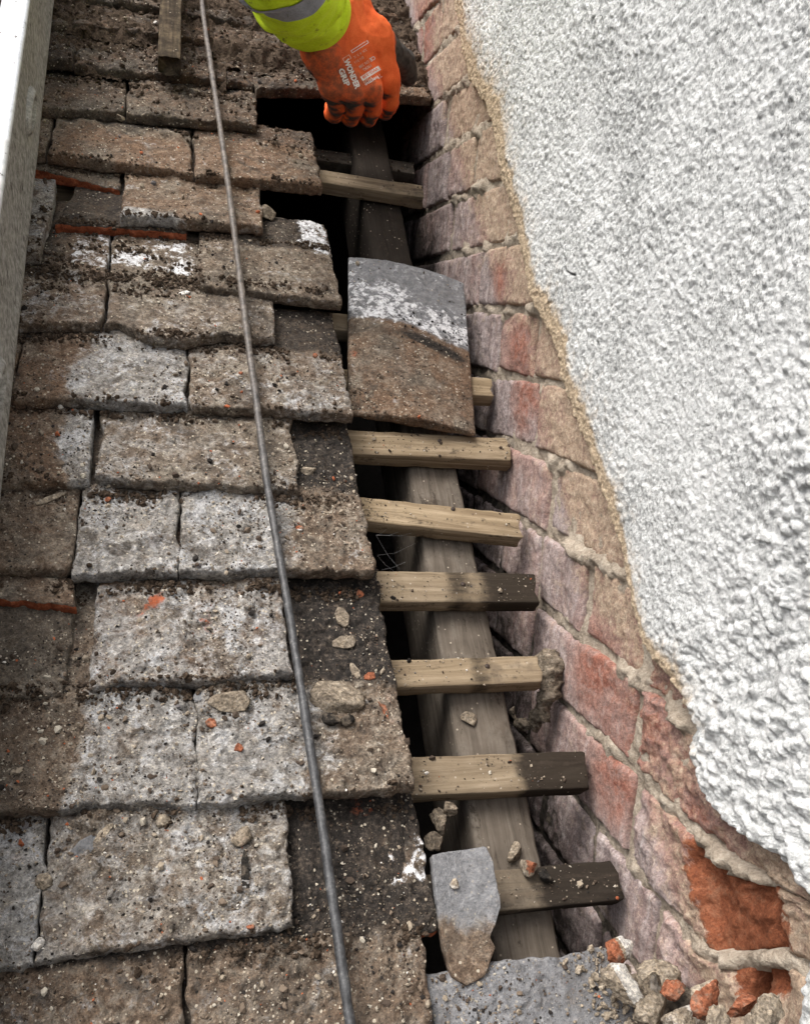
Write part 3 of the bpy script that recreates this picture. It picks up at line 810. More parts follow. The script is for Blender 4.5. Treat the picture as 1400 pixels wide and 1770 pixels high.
# roughcast coat
ed_px = [(760, -160), (768, -60), (775, 0), (790, 90), (800, 140), (830, 180), (843, 240), (855, 300), (875, 370), (890, 440), (905, 510), (915, 540), (945, 600), (960, 660), (975, 720), (1000, 780),
         (1020, 850), (1040, 900), (1060, 960), (1078, 1040), (1090, 1100), (1115, 1150), (1150, 1190), (1195, 1258), (1178, 1300), (1190, 1345), (1205, 1390), (1240, 1425), (1290, 1460), (1325, 1480), (1350, 1500), (1385, 1560),
         (1388, 1610), (1385, 1650), (1365, 1700), (1362, 1770)]
ev = np.array([wl(*p, UW - .018) for p in ed_px])[::-1]
ev = ev[np.argsort(ev[:, 0])]
vv = np.concatenate([np.arange(-1.2, -.26, .02), np.arange(-.26, 1.22, .00132), np.arange(1.25, 2.2, .02)])
he = np.interp(vv, ev[:, 0], ev[:, 1])
jag = fbm(np.stack([vv / .012, vv * 0, vv * 0 + 3], -1), 4, 70)
jag2 = fbm(np.stack([vv / .05, vv * 0, vv * 0 + 5], -1), 3, 71)
he = he + .0035 * jag + .004 * jag2
dd = np.concatenate([[-.003, 0, .0006, .0014, .0026, .004, .0055], np.arange(.007, .45, .00132), np.arange(.454, .80, .004), np.arange(.82, 1.6, .03)])
Dg, Vg = np.meshgrid(dd, vv, indexing='ij')
Hg = he[None, :] + np.maximum(Dg, 0)
# far from the torn edge the grid relaxes so that the edge's jaggedness does not carry across the wall
Hs = np.interp(vv, ev[:, 0], ev[:, 1])
PY, PZ = Vg * VD[1] + Hg * ND[1], Vg * VD[2] + Hg * ND[2]
Q = np.stack([PY, PZ, np.zeros_like(PY)], -1)
patch = sstep(.13, .02, Vg - .35 * (Hg - .25))                # the thicker, lumpier coat lower down
warpx = fbm(Q / .012, 3, 72) * .35
w1, r1 = worley(PY / .0030 + warpx, PZ / .0038 + warpx, 80)
w2, r2 = worley(PY / .0052 - warpx, PZ / .0062 + warpx, 83)
w3, r3 = worley(PY / .0100 + warpx * 1.6, PZ / .0088 - warpx * 1.3, 86)
b1 = np.sqrt(np.clip(1 - (w1 / .75) ** 2, 0, 1)) * (.35 + .65 * r1)
b2 = np.sqrt(np.clip(1 - (w2 / .62) ** 2, 0, 1)) * np.where(r2 > .35, r2, 0)
b3 = np.sqrt(np.clip(1 - (w3 / .62) ** 2, 0, 1)) * np.where(r3 > .4, r3, 0)
lump = fbm(Q / .05, 4, 74)
fine = fbm(Q / .004, 3, 76)
rel = sstep(.85, .78, Dg) * ((1 - .5 * patch) * (.0012 * b1 + .0012 * b2 * (1 + lump)) + patch * (.0036 * b3 + .0020 * b2) + .0013 * fine) + .0035 * lump * (.6 + patch)
roundd = np.clip(1 - Dg / .006, 0, 1)
th = (.0150 + rel) * np.sqrt(np.clip(1 - np.clip(roundd, 0, 1) ** 2, 0, 1))
crk = np.zeros_like(Dg)
cp = np.array([wl(*p, UW - .018) for p in ((964, 438), (966, 452), (966, 466), (975, 472), (984, 474))])
for a, b in zip(cp[:-1], cp[1:]):
    ab = b - a
    tt = np.clip(((Vg - a[0]) * ab[0] + (Hg - a[1]) * ab[1]) / (ab @ ab), 0, 1)
    dist = np.hypot(Vg - a[0] - tt * ab[0], Hg - a[1] - tt * ab[1])
    crk = np.maximum(crk, sstep(.0012, .0004, dist + .0008 * fine))
th = th - .003 * crk
PX = UW + .004 - th
PX[0] = UW + .012
core = np.clip(1.25 - Dg / (.017 + .012 * jag2[None] + .010 * sstep(.1, .7, Vg)), 0, 1) * sstep(-.01, .08, Vg) + np.clip(1 - Dg / .005, 0, 1)
core = core + (.26 * sstep(.40, .95, Vg) + .66 * sstep(-.10, .05, Vg)) * np.exp(-(Dg / (.034 + .026 * sstep(.35, .9, Vg) + .02 * jag2[None])) ** 1.3)
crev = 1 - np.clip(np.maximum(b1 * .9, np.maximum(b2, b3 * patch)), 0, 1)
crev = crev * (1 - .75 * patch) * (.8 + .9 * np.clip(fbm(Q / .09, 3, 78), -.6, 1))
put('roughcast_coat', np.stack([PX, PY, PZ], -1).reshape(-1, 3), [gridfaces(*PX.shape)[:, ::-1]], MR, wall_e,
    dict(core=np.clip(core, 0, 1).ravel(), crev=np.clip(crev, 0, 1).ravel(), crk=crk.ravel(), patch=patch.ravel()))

#PART2
# ------------------------------------------------------------------ more materials
def rubble_material():
    m = M('broken_mortar_and_brick', .95, .1)
    n4, n5, n3 = m.noise(40, 6, .7), m.noise(130, 6, .72), m.noise(320, 4, .7)
    mixn = m.math('ADD', m.math('MULTIPLY', n5, .55), m.math('MULTIPLY', n3, .45))
    c = m.ramp(mixn, [(.32, (.075, .060, .046)), (.44, (.20, .165, .125)), (.55, (.35, .30, .235)), (.68, (.55, .50, .42))])
    clay = m.ramp(mixn, [(.32, (.10, .036, .020)), (.5, (.235, .085, .046)), (.66, (.37, .18, .115))])
    c = m.mix(m.step(m.math('ADD', m.attr('ora'), m.math('MULTIPLY', m.math('SUBTRACT', n4, .5), .8)), .42, .58), c, clay)
    c = m.mix(m.step(m.math('ADD', m.attr('wht'), m.math('MULTIPLY', m.math('SUBTRACT', n4, .5), .9)), .42, .6), c, m.ramp(mixn, [(.32, (.36, .35, .33)), (.6, (.72, .70, .66))]))
    c = m.mix(m.math('MULTIPLY', m.attr('drk'), 1.6, True), c, m.ramp(mixn, [(.34, (.035, .028, .021)), (.5, (.11, .088, .066)), (.66, (.24, .20, .155))]))
    c = m.mix(m.step(m.math('ADD', m.attr('drk'), m.math('MULTIPLY', m.math('SUBTRACT', n4, .5), .9)), .4, .7), c, (.022, .02, .018))
    v = m.vor(620)
    rnd = m.n.nodes.new('ShaderNodeSeparateColor')
    m.L(v['Color'], rnd.inputs[0])
    c = m.mix(.7, c, m.ramp(rnd.outputs[0], [(0, (.42, .40, .38)), (.4, (.9, .9, .9)), (1, (1.55, 1.5, 1.4))]), 'MULTIPLY')
    c = m.mix(m.step(m.math('ADD', m.math('MULTIPLY', m.noise(70, 5, .7), .6), m.math('MULTIPLY', n5, .4)), .50, .62, 0, .80), c, (.16, .13, .10))
    b = m.bump(n5, .7, .003)
    return m.done(c, m.bump(n3, .8, .002, b))
MRub = rubble_material()
def grit_material():
    m = M('loose_grit', .9, .2)
    rp_ = m.geo.outputs['Random Per Island']
    c = m.ramp(rp_, [(0, (.020, .017, .015)), (.13, (.065, .048, .036)), (.42, (.15, .115, .085)), (.64, (.27, .225, .17)), (.86, (.42, .38, .31)), (.955, (.60, .57, .52)), (.97, (.36, .11, .05)), (.985, (.13, .12, .12))], True)
    return m.done(c, m.bump(m.noise(500, 3), .5, .001))
MG = grit_material()
def soil_material():
    m = M('damp_dark_soil', .95, .1)
    n5, n3 = m.noise(120, 6, .75), m.noise(420, 4, .7)
    c = m.ramp(m.math('ADD', m.math('MULTIPLY', n5, .5), m.math('MULTIPLY', n3, .5)), [(.32, (.011, .008, .006)), (.46, (.042, .030, .021)), (.58, (.105, .076, .054)), (.72, (.22, .17, .13))])
    return m.done(c, m.bump(n3, .8, .002, m.bump(n5, .8, .003)))
MS = soil_material()

# ------------------------------------------------------------------ finding the surface under a point
class Ground:
    def __init__(s, objs):
        V, Fc, n = [], [], 0
        for o in objs:
            me = o.data
            a = np.empty(len(me.vertices) * 3, np.float32)
            me.vertices.foreach_get('co', a)
            V.append(a.reshape(-1, 3) + LOC[o])
            l = np.empty(len(me.loops), np.int32)
            me.loops.foreach_get('vertex_index', l)
            st = np.empty(len(me.polygons), np.int32)
            me.polygons.foreach_get('loop_start', st)
            q = np.diff(np.append(st, len(l)))
            for k in (3, 4):
                m_ = q == k
                if m_.any(): Fc += (l[st[m_][:, None] + np.arange(k)] + n).tolist()
            n += len(a) // 3
        s.t = BVHTree.FromPolygons(np.concatenate(V).tolist(), Fc)
    def cast(s, O, D):
        return s.t.ray_cast(Vector(O), Vector(D).normalized())
    def pix(s, x, y):
        h = s.cast(CAM_LOC, ray(x, y))
        return (np.array(h[0]), np.array(h[1])) if h[0] is not None else (None, None)
    def down(s, u, v):
        return s.cast(roof(u, v, .12), -ND)

def frame(N):
    N = np.asarray(N, float); N = N / np.linalg.norm(N)
    e1 = np.cross(VD, N); e1 = e1 / np.linalg.norm(e1)
    return e1, np.cross(N, e1), N

# ------------------------------------------------------------------ broken shapes
_ICO = {}
def ico(sub):
    if sub not in _ICO:
        import bmesh
        bm = bmesh.new()
        bmesh.ops.create_icosphere(bm, subdivisions=sub, radius=1.0)
        _ICO[sub] = (np.array([v.co[:] for v in bm.verts]), np.array([[v.index for v in f.verts] for f in bm.faces]))
        bm.free()
    return _ICO[sub]
def rock_verts(seed, sub=3, cuts=9, rough=.20):
    V, Fc = ico(sub)
    V = V.copy()
    r = np.random.default_rng(seed)
    for c in range(cuts):
        n = r.normal(size=3); n /= np.linalg.norm(n)
        d = r.uniform(.32, .72)
        k = V @ n - d
        V = V - np.where(k > 0, k * .96, 0)[:, None] * n
    V = V * (1 + rough * fbm(V * 2.2 + seed, 4, seed) + rough * .8 * fbm(V * 6 + seed, 3, seed + 4))[:, None]
    return V, Fc
def rotm(r):
    a = r.normal(size=(3, 3)); q, _ = np.linalg.qr(a)
    return q
def rock(name, C, size, seed, mat, sub=3, label=None, cat=None, group=None, attr=None, yaw=0.0, N=ND, cuts=7, parent=None):
    V, Fc = rock_verts(seed, sub, cuts)
    e1, e2, e3 = frame(N)
    c, s_ = math.cos(yaw), math.sin(yaw)
    a1, a2 = c * e1 + s_ * e2, -s_ * e1 + c * e2
    W = V[:, :1] * size[0] * a1 + V[:, 1:2] * size[1] * a2 + V[:, 2:] * size[2] * e3
    at = {k: np.broadcast_to(f(V) if callable(f) else f, len(V)) for k, f in (attr or {}).items()}
    return put(name, np.asarray(C) + W, [Fc], mat, parent, at, True, label, cat, group)
def shard(name, pts, O, e1, e2, N, t, mat, seed, amp=.0008, attr=None, bend=0.0, label=None, cat=None, group=None, parent=None, rings=14, per=90, edge=.0012, round_=.0012, front_ora=0.0):
    """a flat broken piece with the outline pts (2-D, metres) in the frame O, e1, e2; N outward"""
    p = np.asarray(pts, float)
    q = np.concatenate([p, p[:1]])
    cl = np.concatenate([[0], np.cumsum(np.linalg.norm(np.diff(q, axis=0), axis=1))])
    tt = np.linspace(0, cl[-1], per, endpoint=False)
    out = np.stack([np.interp(tt, cl, q[:, 0]), np.interp(tt, cl, q[:, 1])], -1)
    ce = out.mean(0)
    dr = out - ce
    nn = dr / (np.linalg.norm(dr, axis=1, keepdims=True) + 1e-9)
    so = seed * 3.7
    out = out + nn * (edge * fbm(np.stack([out[:, 0] / .008 + so, out[:, 1] / .008, out[:, 0] * 0 + so], -1), 4, seed))[:, None]
    rr = np.linspace(0, 1, rings) ** .8
    R_ = np.abs(np.linalg.norm(out - ce, axis=1)).mean()
    rr = np.concatenate([rr[:-1], [1 - round_ / R_ * .9, 1 - round_ / R_ * .3, 1.0]]) if round_ < R_ * .12 else rr
    rr = np.unique(rr)[1:]
    X = ce + rr[:, None, None] * (out - ce)[None]
    d = (1 - rr)[:, None] * np.linalg.norm(out - ce, axis=1)[None]
    k = np.clip(1 - d / round_, 0, 1)
    Q = np.stack([X[..., 0] + so, X[..., 1] - so, X[..., 0] * 0 + seed], -1)
    h = amp * (fbm(Q / .02, 4, seed) + .7 * fbm(Q / .006, 3, seed + 2)) - round_ * .8 * (1 - np.sqrt(1 - k * k)) + bend * ((X - ce)[..., 0] / R_) ** 2
    mk = lambda X_, h_: O + X_[..., :1] * e1 + X_[..., 1:] * e2 + h_[..., None] * N
    rows_ = [mk(X[i], h[i]) for i in range(len(rr))]
    hb = -t + bend * ((X[-1] - ce)[..., 0] / R_) ** 2
    jit = amp * .8 * fbm(np.stack([out[:, 0] / .004, out[:, 1] / .004, out[:, 0] * 0], -1), 3, seed + 6)
    rows_.append(mk(X[-1] + nn * jit[:, None], (h[-1] + hb) / 2))
    rows_.append(mk(X[-1], hb))
    rows_.append(mk(ce + .5 * (X[-1] - ce), hb))
    V = np.concatenate([np.concatenate(rows_), mk(ce[None], np.array([h[0].mean()]))])
    n = per
    fs = [gridfaces(len(rows_), n, 0, True)[:, ::-1]]
    i = np.arange(n)
    fs.append(np.stack([i, (i + 1) % n, np.full(n, len(rows_) * n)], -1))
    at = {}
    XX = np.concatenate([np.concatenate([X.reshape(-1, 2)] + [X[-1]] * 3), ce[None]])
    for k_, f in (attr or {}).items(): at[k_] = np.broadcast_to(f(XX[:, 0], XX[:, 1]) if callable(f) else f, len(V)).copy()
    if front_ora:
        a = at.get('ora', np.zeros(len(V))).copy(); a[len(rr) * n - n // 2:-1] = front_ora; at['ora'] = a
    return put(name, V, fs, mat, parent, at, True, label, cat, group)
def shard_px(name, px, h, t, mat, seed, **k):
    q = np.array([rf(x, y, h)[:2] for x, y in px])
    c = q.mean(0)
    return shard(name, (q - c), roof(c[0], c[1], h), UD, VD, ND, t, mat, seed, **k)

# ------------------------------------------------------------------ loose and broken tiles
def R3(p, h): return roof(*rf(p[0], p[1], h))
def lt_fields(Fr, S, x, y, P):
    line = .50 - .03 * Fr + .03 * np.sin(Fr * 5)
    w = sstep(line - .05, line + .10, S) * sstep(1.05 - .22 * Fr, .76 - .20 * Fr, S)
    return dict(wht=.92 * w + .56 * sstep(line + .05, line + .14, S) * (1 - w), slt=.95 * sstep(line - .02, line + .14, S), drk=.05 + .75 * np.exp(-((S - line + .01) / .030) ** 2) * sstep(.35, .6, Fr) * sstep(1.05, .8, Fr) + .3 * np.exp(-((S - line) / .04) ** 2),
                gry=.12 * sstep(.1, .4, S), wrm=.95 + 0 * S, ora=.45 * np.exp(-((Fr - .05) / .1) ** 2 - ((S - .36) / .06) ** 2))
loose = slab('loose_roof_tile', R3((604, 704), -.027), R3((827, 741), -.029), R3((605, 433), -.031), R3((806, 479), -.033), ND, .0135, .0016, MT, None, 201, 1.0, .003, .0012, .0011, .0007,
             fields=lt_fields, const=dict(gry=0, drk=0, wht=0, ora=0, wrm=0, slt=0), camber=.009, heap=lambda x, y, l, b: .0000 * x,
             tail=None, label='whole loose tile lying askew on the battens, brown below and white above', cat='roof tile', frontrows=5)
def ptile(name, a, b, c, d, h, hh, seed, attr, label, ora=.75, t=.014, amp=.0016, cat='broken tile', fields=None, group=None, hr=None):
    at = dict(gry=.2, drk=.25, wht=0, ora=0, wrm=.5, slt=0, front_ora=ora); at.update(attr)
    h2 = h if hr is None else hr
    return slab(name, R3(a, h), R3(b, h2), R3(c, hh), R3(d, hh), ND, t, .0018, MT, None, seed, 1.0, .0025, .0045, amp, .0007, const=at, fields=fields, label=label, cat=cat, group=group, frontrows=6, frontrough=.003)
ptile('broken_tile', (50, 288), (206, 328), (56, 238), (215, 268), -.016, -.024, 211, dict(drk=.42), 'thin slipped tile piece with a jagged red edge, just above the small black hole', .72)
ptile('broken_tile', (96, 384), (322, 402), (146, 300), (330, 300), -.016, -.030, 212, dict(drk=.62, gry=.15), 'sooty broken tile with a bright red broken edge over the whitened tiles', .74,
      fields=lambda Fr, S, x, y, P: dict(wht=.85 * sstep(.72, .9, S) * sstep(.1, .2, Fr) * sstep(.6, .5, Fr)))
ptile('slipped_tile', (8, 446), (66, 436), (46, 304), (98, 308), -.004, -.012, 213, dict(gry=.45, drk=.2, wrm=.7, wht=.35), 'tile twisted out of line beside the ladder, grey and white topped', .2, t=.018, cat='roof tile', hr=.004)
ptile('broken_tile', (-70, 1030), (131, 1050), (-70, 985), (128, 1000), -.004, -.010, 214, dict(drk=.2, gry=.1, wrm=.8), 'flaked tile piece with a long red broken edge at the left margin', .70, t=.012)
shard_px('tile_chip', [(188, 556), (215, 560), (262, 582), (325, 596), (318, 604), (230, 600), (190, 590)], -.0105, .008, MT, 221, attr=dict(gry=.55, drk=.12, wrm=.3),
         label='grey chip cracked off the corner of the tile above it', cat='tile chip')
sh = shard_px('broken_slate', [(746, 1479), (775, 1472), (838, 1464), (850, 1490), (865, 1570), (846, 1622), (856, 1640), (838, 1690), (806, 1704), (782, 1690), (766, 1640), (757, 1590), (750, 1530)], -.016, .009, MT, 222,
              attr=dict(slt=lambda x, y: .72 * sstep(-.045, .012, y + .25 * x), gry=.15, wrm=.6, drk=.16), bend=.006, amp=.0011,
              label='grey lobed piece of broken slate with an earthy point, propped beside the lowest batten', cat='broken slate')

# ------------------------------------------------------------------ what the crumbs lie on
G_OBJS = [o for o in bpy.data.objects if o.type == 'MESH' and o.name.split('.')[0] in ('roof_tile', 'batten', 'rafter', 'loose_roof_tile', 'broken_tile', 'slipped_tile', 'broken_slate', 'tile_chip') and len(o.data.vertices) > 700]
# heap of rubble in the corner at the foot of the wall
hv = np.arange(-.36, -.142, .0022); hu = np.arange(.112, UW + .006, .0022)
HV, HU = np.meshgrid(hv, hu, indexing='ij')
Q = np.stack([HU, HV, HU * 0], -1)
f1, f2 = fbm(Q / .03, 4, 301), fbm(Q / .008, 3, 302)
w4, r4 = worley(HU / .012, HV / .012, 303)
rise = sstep(.125, .185, HU + .03 * f1) * sstep(-.125, -.175, HV)
HH = -.078 + rise * (.084 + .03 * sstep(-.14, -.2, HV)) + .010 * f1 + .007 * f2 + .012 * np.clip(1 - w4 / .7, 0, 1) * r4 - .05 * sstep(.145, .115, HU + .02 * f1)
put('mortar_rubble', roof(HU, HV, HH).reshape(-1, 3), [gridfaces(*HU.shape)[:, ::-1]], MRub, None,
    dict(ora=np.clip(.35 * (r4 > .8), 0, 1).ravel(), wht=(.3 * (r4 < .2)).ravel(), drk=np.clip(.35 - f1, 0, .5).ravel()), True, 'heap of crumbled mortar in the corner at the foot of the wall', 'rubble', None, 'stuff')
G_OBJS.append(bpy.data.objects['mortar_rubble'])
# soil lying on the upper courses
su, sv_ = np.meshgrid(np.arange(-.5, UW, .0028), np.arange(.93, 1.42, .0028), indexing='xy')
Q = np.stack([su, sv_, su * 0], -1)
f1, f2, f3 = fbm(Q / .05, 4, 311), fbm(Q / .012, 4, 312), fbm(Q / .005, 2, 313)
saw = (np.mod(sv_ + .004, GAUGE)) / GAUGE
surf = -saw * GAUGE * ALPHA
cov = sstep(.96, 1.06, sv_ + .14 * f1 + .08 * sstep(-.2, .1, su)) * sstep(-.05, .40, saw + .40 * f1 + .25 * f2)
hz = surf - .012 + cov * .0175 + .007 * f2 * cov + .004 * f3
hz = np.where((sv_ < 1.03) & (su > -.03), -.06, hz)
_gf = gridfaces(*su.shape)
_keep = ((cov > .03) & ~((sv_ < 1.045) & (su > -.12))).ravel()
put('soil', roof(su, sv_, hz).reshape(-1, 3), [_gf[_keep[_gf].all(1)]], MS, None, None, True, 'damp dark soil and crumbled mortar lying over the top courses', 'soil', None, 'stuff')
G_OBJS.append(bpy.data.objects['soil'])
GR = Ground(G_OBJS)

# ------------------------------------------------------------------ grit: thousands of grains no one could count
def scatter(name, n, region, smin, smax, pw, seed, mat, label, cat, dens=None, sub=None, foot=False):
    r = np.random.default_rng(seed)
    base = [rock_verts(900 + i, 1, 4, .2) for i in range(6)] if sub else None
    octV = np.array([(1, 0, 0), (-1, 0, 0), (0, 1, 0), (0, -1, 0), (0, 0, 1), (0, 0, -1)], float)
    octF = np.array([(0, 2, 4), (2, 1, 4), (1, 3, 4), (3, 0, 4), (2, 0, 5), (1, 2, 5), (3, 1, 5), (0, 3, 5)])
    V, Fc, k = [], [], 0
    cnt = 0
    tries = 0
    while cnt < n and tries < n * 26:
        tries += 1
        u, v = r.uniform(region[0], region[1]), r.uniform(region[2], region[3])
        if foot: v = GAUGE * round(v / GAUGE) - .004 + r.normal() * .0048
        if dens is not None and r.random() > dens(u, v): continue
        h = GR.down(u, v)
        if h[0] is None: continue
        P, N = np.array(h[0]), np.array(h[1])
        if N @ ND < .5: continue
        s = smin * (smax / smin) ** (r.random() ** pw)
        bv, bf = base[r.integers(6)] if sub else (octV, octF)
        W = (bv * (1 + (0 if sub else .35) * r.normal(size=(len(bv), 1)))) * (s * np.array((1, r.uniform(.6, 1), r.uniform(.5, .9))))
        V.append(P + W @ rotm(r) + N * s * .35)
        Fc.append(bf + k)
        k += len(bv)
        cnt += 1
    put(name, np.concatenate(V), [np.concatenate(Fc)], mat, None, None, False, label, cat, None, 'stuff')
_pd = {}
def patchy(u, v):
    key = (int((u + 2) / .011), int((v + 2) / .011))
    if key not in _pd: _pd[key] = float(np.clip(.42 + 1.15 * fbm(np.array([[u / .045, v / .045, 4.]]), 3, 5)[0], .04, 1))
    low = max(0.0, min(1.0, (.75 - v) / .7))
    return _pd[key] * (.30 + .70 * low) * (.30 if u > .03 and v > -.1 else 1)
scatter('grit', 36000, (-.42, UW, -.32, 1.1), .00035, .0016, 2.2, 21, MG, 'sandy grit and crumbs strewn over the tiles and battens', 'grit', patchy)
scatter('mortar_crumbs', 3400, (-.42, UW, -.32, 1.15), .0010, .0046, 2.8, 22, MG, 'small crumbs of mortar and clay scattered over the tiles', 'crumbs', patchy, True)
scatter('gravel', 420, (.10, UW, -.36, -.125), .0016, .0055, 1.6, 26, MRub, 'gravelly crumbs round the rubble at the foot of the wall', 'gravel', lambda u, v: min(1, max(.05, (u - .10) / .05)), True)
scatter('soil_crumbs', 2600, (-.45, UW, .86, 1.4), .0012, .0052, 2.0, 23, MS, 'lumps of dark soil strewn over the upper courses', 'soil', lambda u, v: min(1, max(.05, (v - .86) / .2)), True)

_fk = {}
def _foot(u, v):
    if u > .0 and -.2 < v < 1.0: return 0.0
    key = (int((u + 2) / .008), round(v / GAUGE))
    if key not in _fk: _fk[key] = float(np.clip(.40 + 1.4 * fbm(np.array([[u / .03, key[1] * 3.1, 6.]]), 3, 15)[0], 0, 1))
    return _fk[key]
scatter('joint_soil', 8000, (-.42, UW, -.30, 1.15), 0.0009, .0042, 1.8, 27, MS, 'dark soil packed along the foot of each course of tiles', 'soil', _foot, True, True)
_l = [rf(x, y, -.03)[:2] for x, y in ((690, 600), (800, 545))]
scatter('soot_crumbs', 110, (_l[0][0], _l[1][0], _l[0][1], _l[1][1]), .0006, .0024, 1.8, 28, M_void, 'black crumbs on the white band of the loose tile', 'crumbs', None, True)
_z = [rf(x, y)[:2] for x, y in ((20, 485), (350, 398))]
_dk = {}
def _dz(u, v):
    key = (int((u + 2) / .005), int((v + 2) / .004))
    if key not in _dk: _dk[key] = float(fbm(np.array([[u / .02, v / .012, 2.]]), 3, 8)[0])
    k = _dk[key]
    band = math.exp(-((v - rf(190, 470)[1] - .004) / .010) ** 2)
    return max(0.0, min(1.0, .10 + .6 * band + .9 * k))
scatter('black_crumbs', 1500, (_z[0][0], _z[1][0], _z[0][1] - .004, _z[1][1]), .0008, .0040, 2.2, 24, MS, 'black crumbs of soil over the whitened tiles beside the ladder', 'crumbs', _dz, True)
# ------------------------------------------------------------------ single bits one can point to
def at_px(x, y, lift=0.0):
    P, N = GR.pix(x, y)
    if P is None: P, N = rp(x, y), ND
    return P + lift * ND, N
def chip(x, y, w, l, yaw, label, name='clay_chip', mat=MRub, attr=None, t=.0025, seed=0, group='orange chips of clay on the tiles', cat='clay chip', shape=None, bend=0.0):
    P, N = at_px(x, y)
    N = (N + 3 * ND) / np.linalg.norm(N + 3 * ND)
    e1, e2, N = frame(N)
    c, s_ = math.cos(yaw), math.sin(yaw)
    a1, a2 = c * e1 + s_ * e2, -s_ * e1 + c * e2
    r = random.Random(seed + int(x * 7 + y))
    pts = shape or [(math.cos(q) * r.uniform(.7, 1.15), math.sin(q) * r.uniform(.7, 1.15)) for q in np.linspace(0, 6.283, 8)[:-1]]
    pts = [(px * w / 2, py * l / 2) for px, py in pts]
    return shard(name, pts, P + N * t * .8, a1, a2, N, t, mat, seed + int(x), .0004, attr or dict(ora=1.0), bend, label, cat, group, None, 6, 40, .0006, .0006)
chip(640, 1170, .011, .008, .2, 'bright orange square chip on the sooty tile left of the nailed batten')
chip(662, 1229, .014, .012, -.5, 'orange pointed clay splinter right of the mortar chunk', shape=[(-1, .9), (.1, .8), (.6, .1), (1, -1), (.2, -.5), (-.2, .2)])
chip(621, 1028, .008, .009, 0, 'small orange chip at the top of the sooty half tile')
chip(518, 914, .008, .007, 0, 'red and white chip just right of the cable', attr=dict(ora=lambda x, y: 1.0 * (y > -.0015), wht=lambda x, y: 1.0 * (y < -.0015)))
chip(366, 1251, .010, .008, .1, 'orange chip left of the cable below a lump of mortar')
chip(412, 1294, .009, .008, .8, 'pale orange flake pressed into the crusted grey tile')
chip(660, 520, .008, .006, 0, 'orange fleck on the tile edge at the slipped tile') if False else None
chip(433, 1604, .006, .004, 0, 'tiny pink chip low on the crusted tile')
chip(187, 864, .006, .005, .4, 'tiny red chip beside a sliver of wood')
chip(545, 615, .007, .006, .4, 'small red chip on the verge tile beside the slipped tile')
chip(416, 646, .006, .005, .4, 'small red chip left of the cable on a pale tile')
def stone(x, y, sx, sy, sz, label, name='pebble', cat='pebble', attr=None, mat=MRub, yaw=0, seed=0, group=None, sink=.35, sub=3):
    P, N = at_px(x, y)
    return rock(name, P + ND * sz * (1 - sink), (sx, sy, sz), seed + int(x + y), mat, sub, label, cat, group, attr or {}, yaw)
stone(205, 207, .0085, .008, .007, 'pale stone resting on the joint below the second tile from the ladder', attr=dict(wht=.35))
stone(581, 1207, .024, .021, .008, 'flat chunk of mortar lying on the sooty tile right of the cable', 'mortar_chunk', 'mortar', dict(ora=lambda V: .36 * (V[:, 0] < -.3), drk=.28))
stone(572, 1246, .010, .006, .006, 'black lump under the chunk of mortar', 'soil_lump', 'lump', dict(drk=1.0))
stone(597, 1247, .007, .006, .006, 'smaller black lump under the chunk of mortar', 'soil_lump', 'lump', dict(drk=1.0))
chip(595, 1112, .026, .013, .1, 'flat tan flake on the sooty half tile', 'mortar_flake', attr=dict(drk=.26), t=.003, group=None, cat='mortar')
chip(592, 1068, .013, .022, .2, 'brown ragged flake in the middle of the sooty tile', 'mortar_flake', attr=dict(drk=.34), t=.003, group=None, cat='mortar')
stone(535, 817, .009, .006, .005, 'tan crumb on the black patch beside the verge', 'mortar_flake', 'mortar', dict(drk=.2))
stone(72, 1527, .0075, .007, .004, 'mossy pale lump on the joint of the lower left tiles', 'mortar_lump', 'mortar', dict(drk=.25))
stone(68, 1634, .005, .0045, .004, 'pale stone near the bottom of the left joint', 'pebble', 'pebble', dict(wht=.6))
stone(910, 1502, .0065, .011, .010, 'pale lump of mortar standing on the lowest batten', 'mortar_lump', 'mortar', dict(wht=.4, ora=lambda V: .6 * (V[:, 2] > .5)))
stone(885, 1478, .008, .010, .008, 'grey lump of mortar on the rafter above the lowest batten', 'mortar_lump', 'mortar', dict(drk=.3))
stone(938, 1515, .008, .009, .006, 'dark crumbly lump on the lowest batten', 'soil_lump', 'lump', dict(drk=.8))
stone(808, 1245, .009, .008, .003, 'brown crumb stuck to the rafter', 'mortar_lump', 'mortar', dict(drk=.33))
stone(398, 1215, .019, .011, .0035, 'lump of mortar stuck to the crusted tile left of the cable', 'mortar_lump', 'mortar', dict(drk=.35))
stone(425, 1448, .012, .010, .0035, 'reddish lump of mortar at the head of the black twig', 'mortar_lump', 'mortar', dict(ora=.38, drk=.2))
stone(455, 445 + 1, .009, .008, .005, 'brown lump on the tile right of the cable', 'mortar_lump', 'mortar') if False else None
stone(462, 375, .012, .013, .009, 'lump of mortar at the open end of the tile over the dark hole', 'mortar_lump', 'mortar', dict(drk=.40))
stone(285, 1420, .007, .006, .0025, 'small mortar lump below the long tile edge', 'mortar_lump', 'mortar', dict(drk=.2))
stone(735, 505 + 1000, .006, .005, .004, 'pale crumb on the broken slate', 'pebble', 'pebble', dict(wht=.6)) if False else None
stone(785, 1530, .0045, .004, .003, 'pale crumb on the broken slate', 'pebble', 'pebble', dict(wht=.5))
